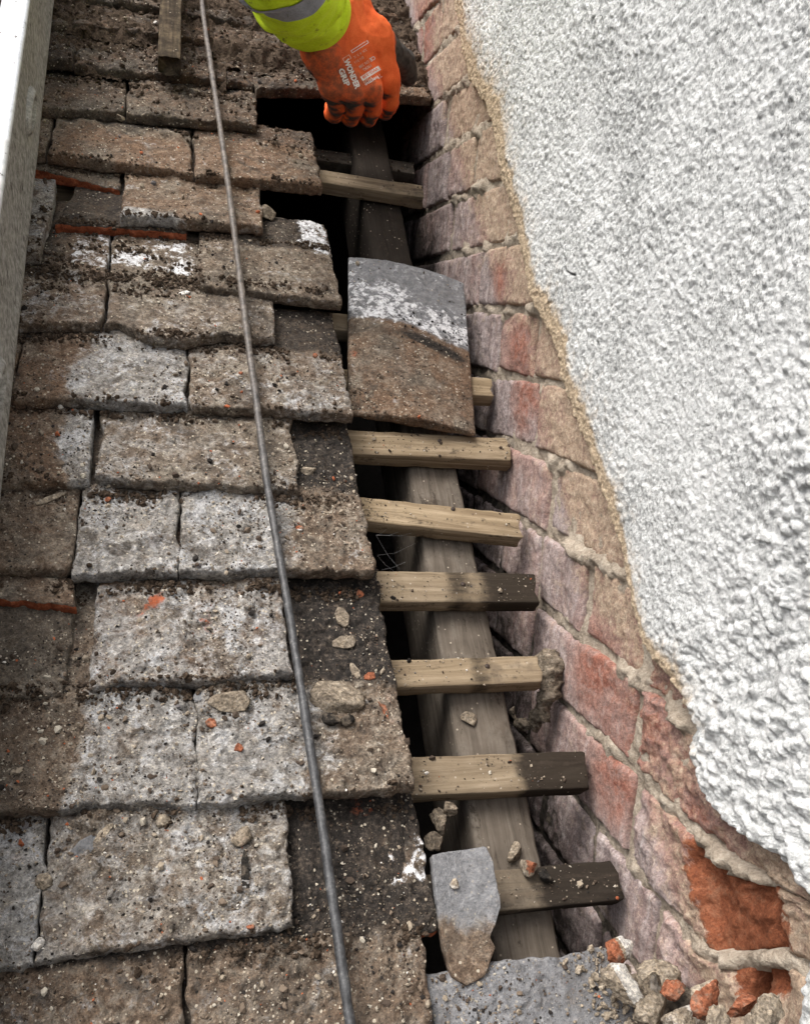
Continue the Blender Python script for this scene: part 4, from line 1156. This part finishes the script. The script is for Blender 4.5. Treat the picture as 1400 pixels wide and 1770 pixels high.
# slivers and twigs
def sliver(x, y, w, l, yaw, label, name, cat, attr, mat=MRub, t=.0016):
    return chip(x, y, w, l, yaw, label, name, mat, attr, t, 5, None, cat, [(-.6, -1), (.5, -.9), (1, -.2), (.7, .8), (.1, 1), (-.7, .6), (-1, -.2)])
sliver(88, 862, .006, .030, -1.05, 'grey sliver of wood lying on the brown tile at the left', 'wood_sliver', 'sliver', dict(wht=.0, drk=.1))
sliver(318, 506, .014, .006, .3, 'pale dry leaf scrap on the cracked tile', 'leaf_scrap', 'leaf', dict(wht=.8))
sliver(342, 157, .024, .005, -.1, 'pale straw left of the cable near the top', 'straw', 'straw', dict(wht=.25))
sliver(613, 1160, .007, .017, .4, 'grey leaf scrap on the sooty tile above an orange chip', 'leaf_scrap', 'leaf', dict(wht=.1, drk=.2))
sliver(150, 1462, .012, .022, -.9, 'dark slate sliver on the crusted lower tile', 'slate_sliver', 'sliver', dict(slt=.8, drk=.4), MT)
sliver(180, 1440, .006, .018, -.7, 'grey green leaf leaning on the slate sliver', 'leaf_scrap', 'leaf', dict(wht=.1))
sliver(424, 1512, .0065, .034, .02, 'black twig lying up the crusted lower tile', 'twig', 'twig', dict(drk=1.0), t=.004)
sliver(343, 1205, .010, .009, .2, 'blue grey slate chip at the top of the crusted tile', 'slate_chip', 'chip', dict(slt=.9), MT)

# ------------------------------------------------------------------ rubble in the corner by the wall
def rub(x, y, u, s, seed, label, name, attr, yaw=0, cuts=8):
    d = ray(x, y)
    P = CAM_LOC + (u - CAM_LOC[0]) / d[0] * d
    return rock(name, P - .003 * ND, tuple(.84 * q for q in s), seed, MRub, 4, label, 'rubble', 'broken pieces in the corner by the wall', attr, yaw, ND, cuts)
rub(1072, 1648, .140, (.019, .012, .009), 501, 'reddish brick chip with a pale end, topmost of the rubble by the wall', 'brick_chip', dict(ora=lambda V: .9 * (V[:, 0] < .15), wht=lambda V: .6 * (V[:, 0] > .3)), .3)
rub(1078, 1706, .132, (.016, .024, .014), 502, 'big whitened lump of mortar, leftmost of the rubble by the wall', 'mortar_lump', dict(wht=lambda V: 1.0 * ((V[:, 0] * .8 + V[:, 2] * .3) > .05)), .35)
rub(1140, 1690, .155, (.022, .018, .014), 503, 'buff rounded lump of mortar behind the black cinder', 'mortar_lump', dict(wht=.1), .1)
rub(1131, 1702, .137, (.009, .009, .008), 504, 'black and white speckled cinder among the rubble', 'cinder', dict(drk=.5, wht=lambda V: .7 * (V[:, 2] > .5)), 0)
rub(1168, 1712, .140, (.010, .008, .007), 505, 'small red bit between the cinder and the broken brick', 'brick_chip', dict(ora=1.0), 0)
rub(1221, 1722, .140, (.019, .014, .014), 506, 'broken brick with an orange face and mortar on top', 'brick_fragment', dict(ora=lambda V: 1.0 * ((V[:, 1] * .8 - V[:, 2] * .6) < .12)), .1, 10)
rub(1285, 1738, .146, (.012, .010, .010), 507, 'small orange brick fragment, rightmost of the rubble', 'brick_fragment', dict(ora=1.0), .5)
rub(1135, 1745, .128, (.018, .012, .010), 508, 'grey lump below the whitened mortar at the bottom edge', 'mortar_lump', dict(drk=.3), .2)
rub(1180, 1764, .132, (.020, .012, .010), 509, 'pale crusted lump cut by the bottom edge of the picture', 'mortar_lump', dict(wht=.45), .2)
rub(1330, 1752, .155, (.016, .012, .010), 510, 'grey gravelly lump in the lower right corner of the brickwork', 'mortar_lump', dict(drk=.15), .8)
rub(1240, 1766, .138, (.016, .010, .009), 511, 'buff lump directly below the broken brick', 'mortar_lump', dict(), .8)

# ------------------------------------------------------------------ tubes
def tube(name, pts, rad, mat, n=12, seed=0, rough=0.0, step=.003, parent=None, label=None, cat=None, attrs=None, ls=.01, smooth_path=True):
    p = np.asarray(pts, float)
    r = np.broadcast_to(np.asarray(rad, float), len(p)).copy()
    cl = np.concatenate([[0], np.cumsum(np.linalg.norm(np.diff(p, axis=0), axis=1))])
    m_ = max(4, int(cl[-1] / step))
    t = np.linspace(0, cl[-1], m_)
    if smooth_path and len(p) > 2:
        # Catmull-Rom through the points
        pe = np.concatenate([[2 * p[0] - p[1]], p, [2 * p[-1] - p[-2]]])
        idx = np.clip(np.searchsorted(cl, t, side='right') - 1, 0, len(p) - 2)
        f = ((t - cl[idx]) / (cl[idx + 1] - cl[idx]))[:, None]
        a, b, c, d = pe[idx], pe[idx + 1], pe[idx + 2], pe[idx + 3]
        C = .5 * (2 * b + (c - a) * f + (2 * a - 5 * b + 4 * c - d) * f ** 2 + (3 * b - a - 3 * c + d) * f ** 3)
    else:
        C = np.stack([np.interp(t, cl, p[:, i]) for i in range(3)], -1)
    R_ = np.interp(t, cl, r)
    T = np.gradient(C, axis=0)
    T /= np.linalg.norm(T, axis=1, keepdims=True)
    up = np.where(np.abs(T @ ND)[:, None] > .9, UD, ND)
    e1 = np.cross(T, up); e1 /= np.linalg.norm(e1, axis=1, keepdims=True)
    e2 = np.cross(T, e1)
    a = np.linspace(0, 2 * math.pi, n, endpoint=False)
    dirs = np.cos(a)[None, :, None] * e1[:, None] + np.sin(a)[None, :, None] * e2[:, None]
    P0 = C[:, None] + R_[:, None, None] * dirs
    if rough: P0 = P0 + (rough * (fbm(P0 / ls, 4, seed) + .6 * fbm(P0 / (ls * .35), 3, seed + 3)))[..., None] * dirs
    V = np.concatenate([P0.reshape(-1, 3), C[:1], C[-1:]])
    i = np.arange(n)
    fs = [gridfaces(m_, n, 0, True), np.stack([i, np.full(n, m_ * n), (i + 1) % n], -1)[:, ::-1] * 1, np.stack([(m_ - 1) * n + i, (m_ - 1) * n + (i + 1) % n, np.full(n, m_ * n + 1)], -1)]
    fs[1] = np.stack([(i + 1) % n, i, np.full(n, m_ * n)], -1)
    return put(name, V, fs, mat, parent, {k: np.full(len(V), v) for k, v in (attrs or {}).items()}, True, label, cat)
def cable_material():
    m = M('worn_dark_cable', .5, .45)
    n5, n3, n1 = m.noise(130, 6, .7), m.noise(500, 4, .7), m.noise(9, 3)
    c = m.ramp(m.math('ADD', m.math('MULTIPLY', n5, .6), m.math('MULTIPLY', n3, .4)), [(.34, (.012, .012, .012)), (.48, (.036, .037, .039)), (.58, (.070, .071, .073)), (.68, (.24, .225, .20))])
    sep = m.n.nodes.new('ShaderNodeSeparateXYZ')
    m.L(m.pos, sep.inputs[0])
    up = m.step(m.math('ADD', sep.outputs[1], m.math('MULTIPLY', n1, .3)), .25, .6)     # the upper run is dusty with brown dirt
    c = m.mix(m.math('MULTIPLY', up, .6), c, m.ramp(n5, [(.35, (.05, .04, .032)), (.65, (.24, .195, .155))]))
    return m.done(c, m.bump(n5, .5, .0015))
cab_px = [(342, -150), (349, 0), (364, 110), (385, 250), (405, 400), (425, 560), (444, 700), (461, 830), (481, 950), (500, 1060), (522, 1200), (545, 1350), (566, 1490), (584, 1620), (605, 1770), (622, 1900)]
cab = [rp(x, y, .0075) for x, y in cab_px]
tube('cable', cab, .0037, cable_material(), 14, 5, .0008, .003, None, 'dark stiff cable running down over the tiles from top to bottom', 'cable', ls=.02)
tube('mortar_drip', [wlp for wlp in [CAM_LOC + (u - CAM_LOC[0]) / ray(x, y)[0] * ray(x, y) for x, y, u in ((952, 1128, .180), (953, 1165, .176), (946, 1200, .172), (934, 1235, .170), (915, 1258, .168), (893, 1248, .166), (885, 1225, .166))]],
     [.010, .0135, .009, .006, .005, .0035, .002], MRub, 20, 8, .009, .002, None, 'grey hanging blob of old mortar and cobweb beside the fourth batten', 'mortar', dict(drk=.36, wht=.1), .009)
# mortar and grime hanging under the verge by the broken slate
for i, (x, y, h, s) in enumerate(((760, 1425, -.05, .011), (775, 1395, -.045, .008), (748, 1450, -.04, .008))):
    rock('mortar_lump', rp(x, y, h), (s, s * 1.2, s), 530 + i, MRub, 4, ['grey clinging lump in the gap above the broken slate', 'dark clinging lump right under the blackened batten', 'small lump at the head of the broken slate'][i], 'mortar', None, dict(drk=.45, wht=.15 * (i == 0)))

# cobwebs
M_web = simple('cobweb_silk', [(.3, (.45, .45, .45)), (.7, (.6, .6, .6))], rough=.6)
def web(name, links, label):
    V, Fc, k = [], [], 0
    r = random.Random(3)
    for a, b in links:
        m_ = (a + b) / 2 - .08 * np.linalg.norm(b - a) * ND
        pts = [a, m_ * .6 + a * .4 - .0, m_, b]
        for p, q in zip(pts[:-1], pts[1:]):
            T = (q - p) / (np.linalg.norm(q - p) + 1e-9)
            e1 = np.cross(T, ND); e1 /= np.linalg.norm(e1) + 1e-9
            e2 = np.cross(T, e1)
            for c in (p, q):
                for g in range(3): V.append(c + .00005 * (math.cos(g * 2.094) * e1 + math.sin(g * 2.094) * e2))
            Fc.append(gridfaces(2, 3, k, True)); k += 6
    put(name, V, Fc, M_web, None, None, False, label, 'cobweb')
r_ = random.Random(5)
anch = [rp(650, 925, -.03), rp(652, 960, -.03), rp(660, 985, -.04)]
ends = [rp(700, 972, -.05), rp(690, 985, -.052), rp(700, 915, -.07), rp(668, 915, -.055), rp(715, 940, -.08), rp(680, 988, -.05), rp(735, 915, -.07)]
web('cobweb', [(random.choice(anch), e + .001 * np.array((r_.random(), r_.random(), 0))) for e in ends], 'cobweb strung between the verge tile and the third batten')

# ------------------------------------------------------------------ piece of timber lying at the top
st_ = beam('timber_offcut', roof(-.1995, .985, .034), roof(-.199, 1.55, .030), UD, .0295, .025, None, .40, 88, 'sawn brown timber batten lying up the slope left of the cable', 'timber', drk=lambda T, a, b: .66 + .1 * T)

# ------------------------------------------------------------------ ladder
def alu_material():
    m = M('scuffed_aluminium', .42, .5)
    n5, n2, n1 = m.noise(140, 5, .7), m.noise(30, 6, .7, m.mapping(m.pos, (1, .35, .35))), m.noise(9, 4)
    c = m.ramp(m.math('ADD', m.math('MULTIPLY', n2, .6), m.math('MULTIPLY', n5, .4)), [(.34, (.36, .36, .35)), (.5, (.62, .635, .64)), (.64, (.78, .79, .80))])
    fd = m.step(m.math('ADD', m.math('ADD', m.math('MULTIPLY', n2, .6), m.math('MULTIPLY', n5, .25)), m.math('MULTIPLY', m.attr('dirt_shade'), .62)), .52, .80)
    c = m.mix(fd, c, m.ramp(n5, [(.35, (.11, .102, .088)), (.5, (.27, .258, .228)), (.66, (.42, .405, .37))]))
    c = m.mix(m.step(m.math('ADD', m.math('MULTIPLY', m.noise(45, 7, .75, m.mapping(m.pos, (1, .5, .5))), .7), m.math('MULTIPLY', n5, .3)), .55, .64, 0, .6), c, m.mix(m.attr('dirt_shade'), (.80, .81, .82), (.10, .085, .065)))
    sm = m.step(m.math('ADD', m.noise(70, 7, .75, m.mapping(m.pos, (1, .6, .6))), m.math('MULTIPLY', n2, .5)), .86, .94)
    c = m.mix(sm, c, (.06, .05, .04))
    m.L(m.step(fd, 0, 1, .55, .05), m.b.inputs['Metallic'])
    return m.done(c, m.bump(n5, .25, .001), m.step(fd, 0, 1, .38, .75))
MA = alu_material()
lad = empty('ladder', roof(-.36, .5, .04), 'scuffed aluminium ladder lying up the slope along the left edge', 'ladder')
def side_u(v): return -.3270 - .0335 * (v - .24)
def stile(u_off, seed):
    prof = []
    Wd, h0, h1, rr_ = .030, .008, .124, .004
    for cx, ch, a0 in ((0, h0, -90), (0, h1, 0), (-Wd, h1, 90), (-Wd, h0, 180)):
        sx, sh = (-rr_ if cx == 0 else rr_), (rr_ if ch == h0 else -rr_)
        for q in range(5):
            a = math.radians(a0 + q * 22.5)
            prof.append((cx + sx + rr_ * math.cos(a), ch + sh + rr_ * math.sin(a)))
        if cx == 0 and ch == h0:     # shallow rolled groove down the outer face
            for f, dx in ((.12, 0), (.16, -.0014), (.84, -.0014), (.88, 0)): prof.append((dx, h0 + f * (h1 - h0)))
    prof = np.array(prof)
    v = np.linspace(-.6, 1.75, 260)
    VV, J = np.meshgrid(v, np.arange(len(prof)), indexing='ij')
    Uu = side_u(VV) + u_off + prof[J, 0] - .0055 * (prof[J, 1] - .008) / .116
    Hh_ = prof[J, 1] + .0
    P = roof(Uu, VV, Hh_)
    P = P + (.0006 * fbm(P / .06, 3, seed))[..., None] * UD
    dirt_shade = np.where(prof[J, 0] > -.004, .62, .0) * np.where(prof[J, 1] < .1215, 1, 0)
    dirt_shade = np.where(VV < .62, np.maximum(dirt_shade, .35), dirt_shade)
    return put('stile', P.reshape(-1, 3), [gridfaces(*VV.shape, 0, True)[:, ::-1]], MA, lad, dict(dirt_shade=dirt_shade.ravel()))
stile(0, 3)
stile(-.40, 4)
for v0 in (-.09, .34, .77, 1.2):
    a = np.linspace(0, 2 * math.pi, 28, endpoint=False)
    # rung: D-shaped tube between the stiles
    hc = .066
    ring = np.stack([.017 * np.cos(a), .014 * np.sin(a)], -1)
    V = []
    for uu in (side_u(v0) - .402, side_u(v0) - .028):
        for x_, y_ in ring: V.append(roof(uu, v0 + x_, hc + y_))
    put('rung', V, [gridfaces(2, 28, 0, True)], MA, lad, dict(dirt_shade=np.full(len(V), .3)))
    # swaged rung end standing out of the stile's face
    V = []
    for du, k_ in ((-.003, 1.30), (.0005, 1.22), (.0040, 1.06), (.0046, .92), (.0034, .78), (-.008, .66), (-.012, .01)):
        for q in a: V.append(roof(side_u(v0) - .0028 + du, v0 + .034 * k_ * math.cos(q), hc - .004 + .0135 * k_ * math.sin(q)))
    put('rung_end', V, [gridfaces(7, 28, 0, True)], MA, lad, dict(dirt_shade=np.concatenate([np.full(28 * 4, .55), np.full(28 * 3, 1.2)])))  # rows inside the hollow end coloured darker for its shade

# ------------------------------------------------------------------ the worker's arm and glove
def surface_net(fn, lo, hi, s):
    ax = [np.arange(lo[i], hi[i] + s, s) for i in range(3)]
    X, Y, Z = np.meshgrid(*ax, indexing='ij')
    D = fn(np.stack([X, Y, Z], -1).reshape(-1, 3)).reshape(X.shape)
    ins = D < 0
    nx, ny, nz = D.shape
    cell = np.zeros((nx - 1, ny - 1, nz - 1), int)
    acc = np.zeros(cell.shape + (3,)); cntr = np.zeros(cell.shape)
    corners = [(a, b, c) for a in (0, 1) for b in (0, 1) for c in (0, 1)]
    def sub(A, c): return A[c[0]:nx - 1 + c[0], c[1]:ny - 1 + c[1], c[2]:nz - 1 + c[2]]
    for i in range(8):
        for j in range(i + 1, 8):
            d = [corners[j][k] - corners[i][k] for k in range(3)]
            if sum(abs(q) for q in d) != 1: continue
            A, B = sub(D, corners[i]), sub(D, corners[j])
            cr = (A < 0) != (B < 0)
            t = np.where(cr, A / np.where(cr, A - B, 1), 0)
            for k in range(3): acc[..., k] += np.where(cr, corners[i][k] + t * d[k], 0)
            cntr += cr
    act = cntr > 0
    idx = -np.ones(cell.shape, int)
    idx[act] = np.arange(act.sum())
    org = np.stack(np.meshgrid(np.arange(nx - 1), np.arange(ny - 1), np.arange(nz - 1), indexing='ij'), -1)
    P = (org[act] + acc[act] / cntr[act][:, None]) * s + np.array(lo)
    quads = []
    for ax_ in range(3):
        o = [(1, 2), (2, 0), (0, 1)][ax_]
        sl0 = [slice(1, -1)] * 3; sl1 = [slice(1, -1)] * 3
        sl0[ax_] = slice(0, -1); sl1[ax_] = slice(1, None)
        a, b = ins[tuple(sl0)], ins[tuple(sl1)]
        for flip in (False, True):
            m_ = (a & ~b) if not flip else (~a & b)
            I = np.argwhere(m_)
            if not len(I): continue
            base = I.copy()
            for q in range(3):
                if q != ax_: base[:, q] += 1
            def c(da, db):
                k = base.copy(); k[:, o[0]] -= da; k[:, o[1]] -= db
                return idx[k[:, 0], k[:, 1], k[:, 2]]
            q4 = np.stack([c(1, 1), c(0, 1), c(0, 0), c(1, 0)], -1)
            quads.append(q4 if not flip else q4[:, ::-1])
    return P, np.concatenate(quads)
def cap(p, a, b, ra, rb):
    ab = b - a
    t = np.clip(((p - a) @ ab) / (ab @ ab), 0, 1)
    return np.linalg.norm(p - a - t[:, None] * ab, axis=1) - (ra + (rb - ra) * t)
def smin(a, b, k):
    h = np.clip(.5 + .5 * (b - a) / k, 0, 1)
    return b + (a - b) * h - k * h * (1 - h)
def rr3(x, y, h): return rf(x, y, h)          # work in roof coordinates
DZ = np.array((0, .017, -.024)); DT = np.array((0, .022, -.004))
fing = []
for (mx, my), (px_, py_), r0 in (((574, 150), (583, 180), .0126), ((607, 156), (613, 186), .0128), ((640, 154), (644, 186), .0128), ((671, 138), (675, 176), .0122)):
    m0, p0 = rr3(mx, my, .060), rr3(px_, py_, .028)
    fing.append((m0, p0, p0 + DZ, p0 + DZ + DT, r0))
thumb = [rr3(664, 78, .088), rr3(697, 104, .056), rr3(706, 131, .027)]
wristL, wristR = rr3(556, 88, .098), rr3(646, 68, .098)
cuffL, cuffR = rr3(545, 30, .130), rr3(604, 10, .130)
def palm_d(p):
    d = cap(p, wristL, fing[0][0], .019, .0165)
    for f, k in ((fing[1], .33), (fing[2], .66), (fing[3], 1.0)):
        w = wristL * (1 - k) + wristR * k
        d = smin(d, cap(p, w, f[0], .021, .0165), .014)
    d = smin(d, cap(p, wristL, wristR, .020, .021), .014)
    d = smin(d, cap(p, cuffL, wristL, .026, .022), .02)
    d = smin(d, cap(p, cuffR, wristR, .026, .022), .02)
    d = smin(d, cap(p, (cuffL + cuffR) / 2, (wristL + wristR) / 2, .034, .024), .02)
    return d
def finger_d(p, f):
    d = cap(p, f[0], f[1], f[4] * 1.12, f[4])
    d = smin(d, cap(p, f[1], f[2], f[4] * 1.0, f[4] * .95), .003)
    d = smin(d, cap(p, f[2], f[3], f[4] * .95, f[4] * .85), .003)
    return d - .0011 * np.exp(-(np.linalg.norm(p - f[0], axis=1) / .014) ** 2)
def thumb_d(p):
    return smin(cap(p, thumb[0], thumb[1], .0185, .0155), cap(p, thumb[1], thumb[2], .0155, .0135), .006)
def hand_d(p):
    fs_ = [finger_d(p, f) for f in fing]
    d = fs_[0]
    for q in fs_[1:]: d = smin(d, q, .0026)
    d = smin(d, palm_d(p), .009)
    d = smin(d, thumb_d(p), .008)
    # knit wrinkles at the wrist and creases across the knuckles
    wr = np.exp(-(np.abs(p[:, 1] - wristR[1] - .01) / .03) ** 2)
    ax = (p[:, 1] * .9 + p[:, 0] * .45)
    d = d + 0.0013 * wr * np.sin(ax / .0042 + 2.5 * fbm(p / .03, 2, 5)) + .0015 * fbm(p / .016, 3, 6) * (1 + wr) - .0007 * np.clip(1 - np.abs(fbm(p / np.array((.05, .018, .03)), 2, 12)) / .10, 0, 1)
    return d
allp = np.array([q for f in fing for q in f[:4]] + thumb + [wristL, wristR, cuffL, cuffR])
P, Qd = surface_net(hand_d, allp.min(0) - .042, allp.max(0) + .042, .0017)
def coat_of(P):
    td, pd = thumb_d(P), np.minimum(palm_d(P), np.min([finger_d(P, f) for f in fing], 0))
    e = .002
    g = np.stack([hand_d(P + np.eye(3)[i] * e) - hand_d(P - np.eye(3)[i] * e) for i in range(3)], -1)
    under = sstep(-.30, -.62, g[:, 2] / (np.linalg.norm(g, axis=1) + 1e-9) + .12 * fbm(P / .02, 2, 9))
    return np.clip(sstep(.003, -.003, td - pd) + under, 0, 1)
coat = coat_of(P)
fm = np.min([np.linalg.norm(P - (f[1]), axis=1) for f in fing], 0)
mcpv = np.mean([f[0][1] for f in fing])
grime = .62 * sstep(mcpv + .008, mcpv - .022, P[:, 1]) * (1 - coat) + .10
def glove_material():
    m = M('orange_knit_glove', .75, .25)
    n5, n3, n2 = m.noise(130, 5, .7), m.noise(700, 3, .6), m.noise(45, 5, .65)
    c = m.ramp(m.math('ADD', m.math('MULTIPLY', n2, .6), m.math('MULTIPLY', n3, .4)), [(.34, (.66, .085, .016)), (.5, (.82, .135, .028)), (.66, (.90, .19, .05))])
    c = m.mix(m.step(m.math('ADD', m.math('ADD', m.math('MULTIPLY', n5, .5), m.math('MULTIPLY', n2, .5)), m.math('MULTIPLY', m.attr('grime'), .4)), .66, .86, 0, .8), c, (.085, .035, .02))
    c = m.mix(m.math('MULTIPLY', m.attr('grime'), .35), c, (.33, .12, .07))
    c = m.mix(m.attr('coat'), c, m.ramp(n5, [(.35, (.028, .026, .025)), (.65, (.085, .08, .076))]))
    sp = m.n.nodes.new('ShaderNodeTexWave')
    sp.inputs['Scale'].default_value = 330
    sp.inputs['Distortion'].default_value = 1.0
    m.L(m.mapping(m.pos, (1, .3, .5), (0, 0, .5)), sp.inputs['Vector'])
    b = m.bump(sp.outputs['Fac'], .18, .0008)
    return m.done(c, m.bump(n5, .25, .0015, b))
person = empty('person', rp(480, -40, .2), 'worker in a yellow hi-vis sleeve and orange glove gripping the edge of a tile', 'person')
WP = roof(P[:, 0], P[:, 1], P[:, 2])
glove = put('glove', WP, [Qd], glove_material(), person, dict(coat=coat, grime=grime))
GT = BVHTree.FromPolygons(WP.tolist(), Qd.tolist())
M_print = simple('white_glove_print', [(.3, (.62, .50, .44)), (.5, (.80, .74, .70))], s1=200, s2=900, bs=.1)
M_print2 = simple('worn_glove_print', [(.36, (.72, .20, .08)), (.5, (.74, .42, .30)), (.62, (.78, .66, .58))], s1=200, s2=900, bs=.1)
M_prdark = simple('orange_print_ground', [(.3, (.68, .12, .03)), (.7, (.82, .16, .04))], s1=200, s2=900, bs=.1)
def onto(name, me, px0, d, sc, mat, lift):
    """lay a flat 2-D mesh (x along d, y up) on the back of the glove"""
    d = np.array(d) / np.linalg.norm(d)
    upv = np.array((d[1], -d[0]))
    V = np.array([v.co[:2] for v in me.vertices])
    X = np.array(px0) + sc * (V[:, :1] * d + V[:, 1:] * upv)
    out = []
    for x, y in X:
        h = GT.ray_cast(Vector(CAM_LOC), Vector(ray(x, y)).normalized())
        out.append(np.array(h[0]) + np.array(h[1]) * lift if h[0] is not None else rp(x, y, .09))
    fs = {}
    for p in me.polygons: fs.setdefault(len(p.vertices), []).append(list(p.vertices))
    return put(name, out, [np.array(f) for f in fs.values()], mat, glove)
def text_mesh(s, bold=.0, space=1.0):
    cu = bpy.data.curves.new('lettering', 'FONT')
    cu.body = s
    cu.offset = bold
    cu.space_character = space
    cu.resolution_u = 2
    ob = bpy.data.objects.new('lettering', cu)
    COL.objects.link(ob)
    dg = bpy.context.evaluated_depsgraph_get()
    me = bpy.data.meshes.new_from_object(ob.evaluated_get(dg))
    bpy.data.objects.remove(ob)
    return me
def letter(s, px0, d, size, length, mat=None, bold=.03, lift=.0005):
    me = text_mesh(s, bold)
    xs = np.array([v.co.x for v in me.vertices])
    k = length / (xs.max() - xs.min()) / size
    for v in me.vertices: v.co.x = (v.co.x - xs.min()) * k; 
    onto('lettering', me, px0, d, size, mat or M_print, lift)
def boxmesh(w, h, n=10, inner=None):
    me = bpy.data.meshes.new('panel')
    V, Fc = [], []
    if inner is None:
        for j in range(3):
            for i in range(n + 1): V.append((w * i / n, h * j / 2, 0))
        Fc = gridfaces(3, n + 1).tolist()
    else:
        def ringpt(o, m_):
            pts = []
            for a, b in (((o, o), (w - o, o)), ((w - o, o), (w - o, h - o)), ((w - o, h - o), (o, h - o)), ((o, h - o), (o, o))):
                for q in range(m_): pts.append((a[0] + (b[0] - a[0]) * q / m_, a[1] + (b[1] - a[1]) * q / m_, 0))
            return pts
        V = ringpt(0, 5) + ringpt(inner, 5)
        Fc = gridfaces(2, 20, 0, True).tolist()
    me.from_pydata(V, [], Fc)
    return me
letter('WONDER', (593.5, 103), (.385, .923), 13, 55, bold=.045)
letter('GRIP', (584.5, 119), (.385, .923), 13, 33, bold=.045)
D2 = (-.845, .535)
letter('Thermo', (657.5, 126.5), D2, 8.5, 33, M_print, .02)
letter('Plus', (641, 131.5), D2, 7, 17, M_print2, .02)
onto('label_panel', boxmesh(37, 8.5), (653.5, 112.5), D2, 1, M_print, .0004)
letter('WG-338', (651, 115.5), D2, 7, 31, M_prdark, .02, .0009)
letter('10/XL', (640, 110), D2, 7, 17, M_print2, .02)
letter('EN 388', (636, 103), D2, 7, 20, M_print2, .02)
letter('CE', (646, 95.5), D2, 9, 10, M_print, .02)
letter('EN 511', (627, 96), D2, 6, 18, M_print2, .02)
onto('label_panel', boxmesh(34, 5.2, inner=1.0), (634.5, 68.5), D2, 1, M_print, .0004)
letter('2X 4 3 X', (632, 83), D2, 6, 26, M_print2, .01)
onto('label_panel', boxmesh(14, 8, inner=1.0), (603, 93), D2, 1, M_print2, .0004)

# sleeve
def cloth(name, base_cols, gl=.0):
    m = M(name, .8, .25)
    n5, n2, n3 = m.noise(90, 5, .7), m.noise(20, 5, .65), m.noise(600, 3)
    c = m.ramp(m.math('ADD', m.math('MULTIPLY', n2, .6), m.math('MULTIPLY', n3, .4)), base_cols)
    c = m.mix(m.step(m.math('ADD', n5, m.math('MULTIPLY', n2, .6)), .90, 1.05, 0, .8), c, (.06, .065, .02))
    return m.done(c, m.bump(n3, .2, .0008, m.bump(n2, .3, .006)))
M_yel = cloth('hi_vis_yellow_cloth', [(.34, (.42, .56, .012)), (.5, (.58, .76, .022)), (.66, (.66, .84, .05))])
M_refl = cloth('grey_reflective_tape', [(.34, (.16, .165, .18)), (.5, (.26, .265, .285)), (.66, (.34, .345, .37))])
cuffC = roof(*rf(537, 20, .138))
elb = roof(*rf(372, -235, .36))
shd = roof(*rf(250, -620, .46))
axis = cuffC - elb; AL = np.linalg.norm(axis); axis /= AL
a1 = np.cross(axis, np.array((0, 0, 1.))); a1 /= np.linalg.norm(a1)
a2 = np.cross(axis, a1)
def sleeve_part(name, d0, d1, mat, extra=0.0, lip=False, seed=7, parent=person, n=96):
    dd_ = np.arange(d0, d1, .0025)
    if lip: dd_ = np.concatenate([[d0 + .020, d0 + .008, d0 + .002], dd_])
    a = np.linspace(0, 2 * math.pi, n, endpoint=False)
    D, A = np.meshgrid(dd_, a, indexing='ij')
    rad = .0520 + .03 * D + extra
    q = np.stack([D / .030, np.cos(A) * 1.1, np.sin(A) * 1.1], -1)
    fold = fbm(q * np.array((1, 1, 1)), 3, seed)
    f2 = fbm(np.stack([(D * 1.0 + .018 * A) / .012, np.cos(A) * .8 + 3, np.sin(A) * .8], -1), 2, seed + 2)
    rad = rad * (1 + .20 * fold * sstep(-.01, .05, D) + .12 * f2 * sstep(0, .03, D) + .02 * np.sin(2 * A + .6))
    hem = .0012 * np.exp(-((D - d0 - .016) / .0025) ** 2) if lip else 0
    rad = rad - hem
    if lip:
        rad[0] -= .004; rad[1] -= .004; rad[2] -= .0025; rad[3] -= .0008
    P_ = cuffC - D[..., None] * axis + rad[..., None] * (np.cos(A)[..., None] * a1 * 1.0 + np.sin(A)[..., None] * a2 * .92)
    return put(name, P_.reshape(-1, 3), [gridfaces(*D.shape, 0, True)], mat, parent)
slv = sleeve_part('sleeve', 0.0, AL, M_yel, 0, True)
sleeve_part('reflective_band', .134, .186, M_refl, .0012, parent=slv)
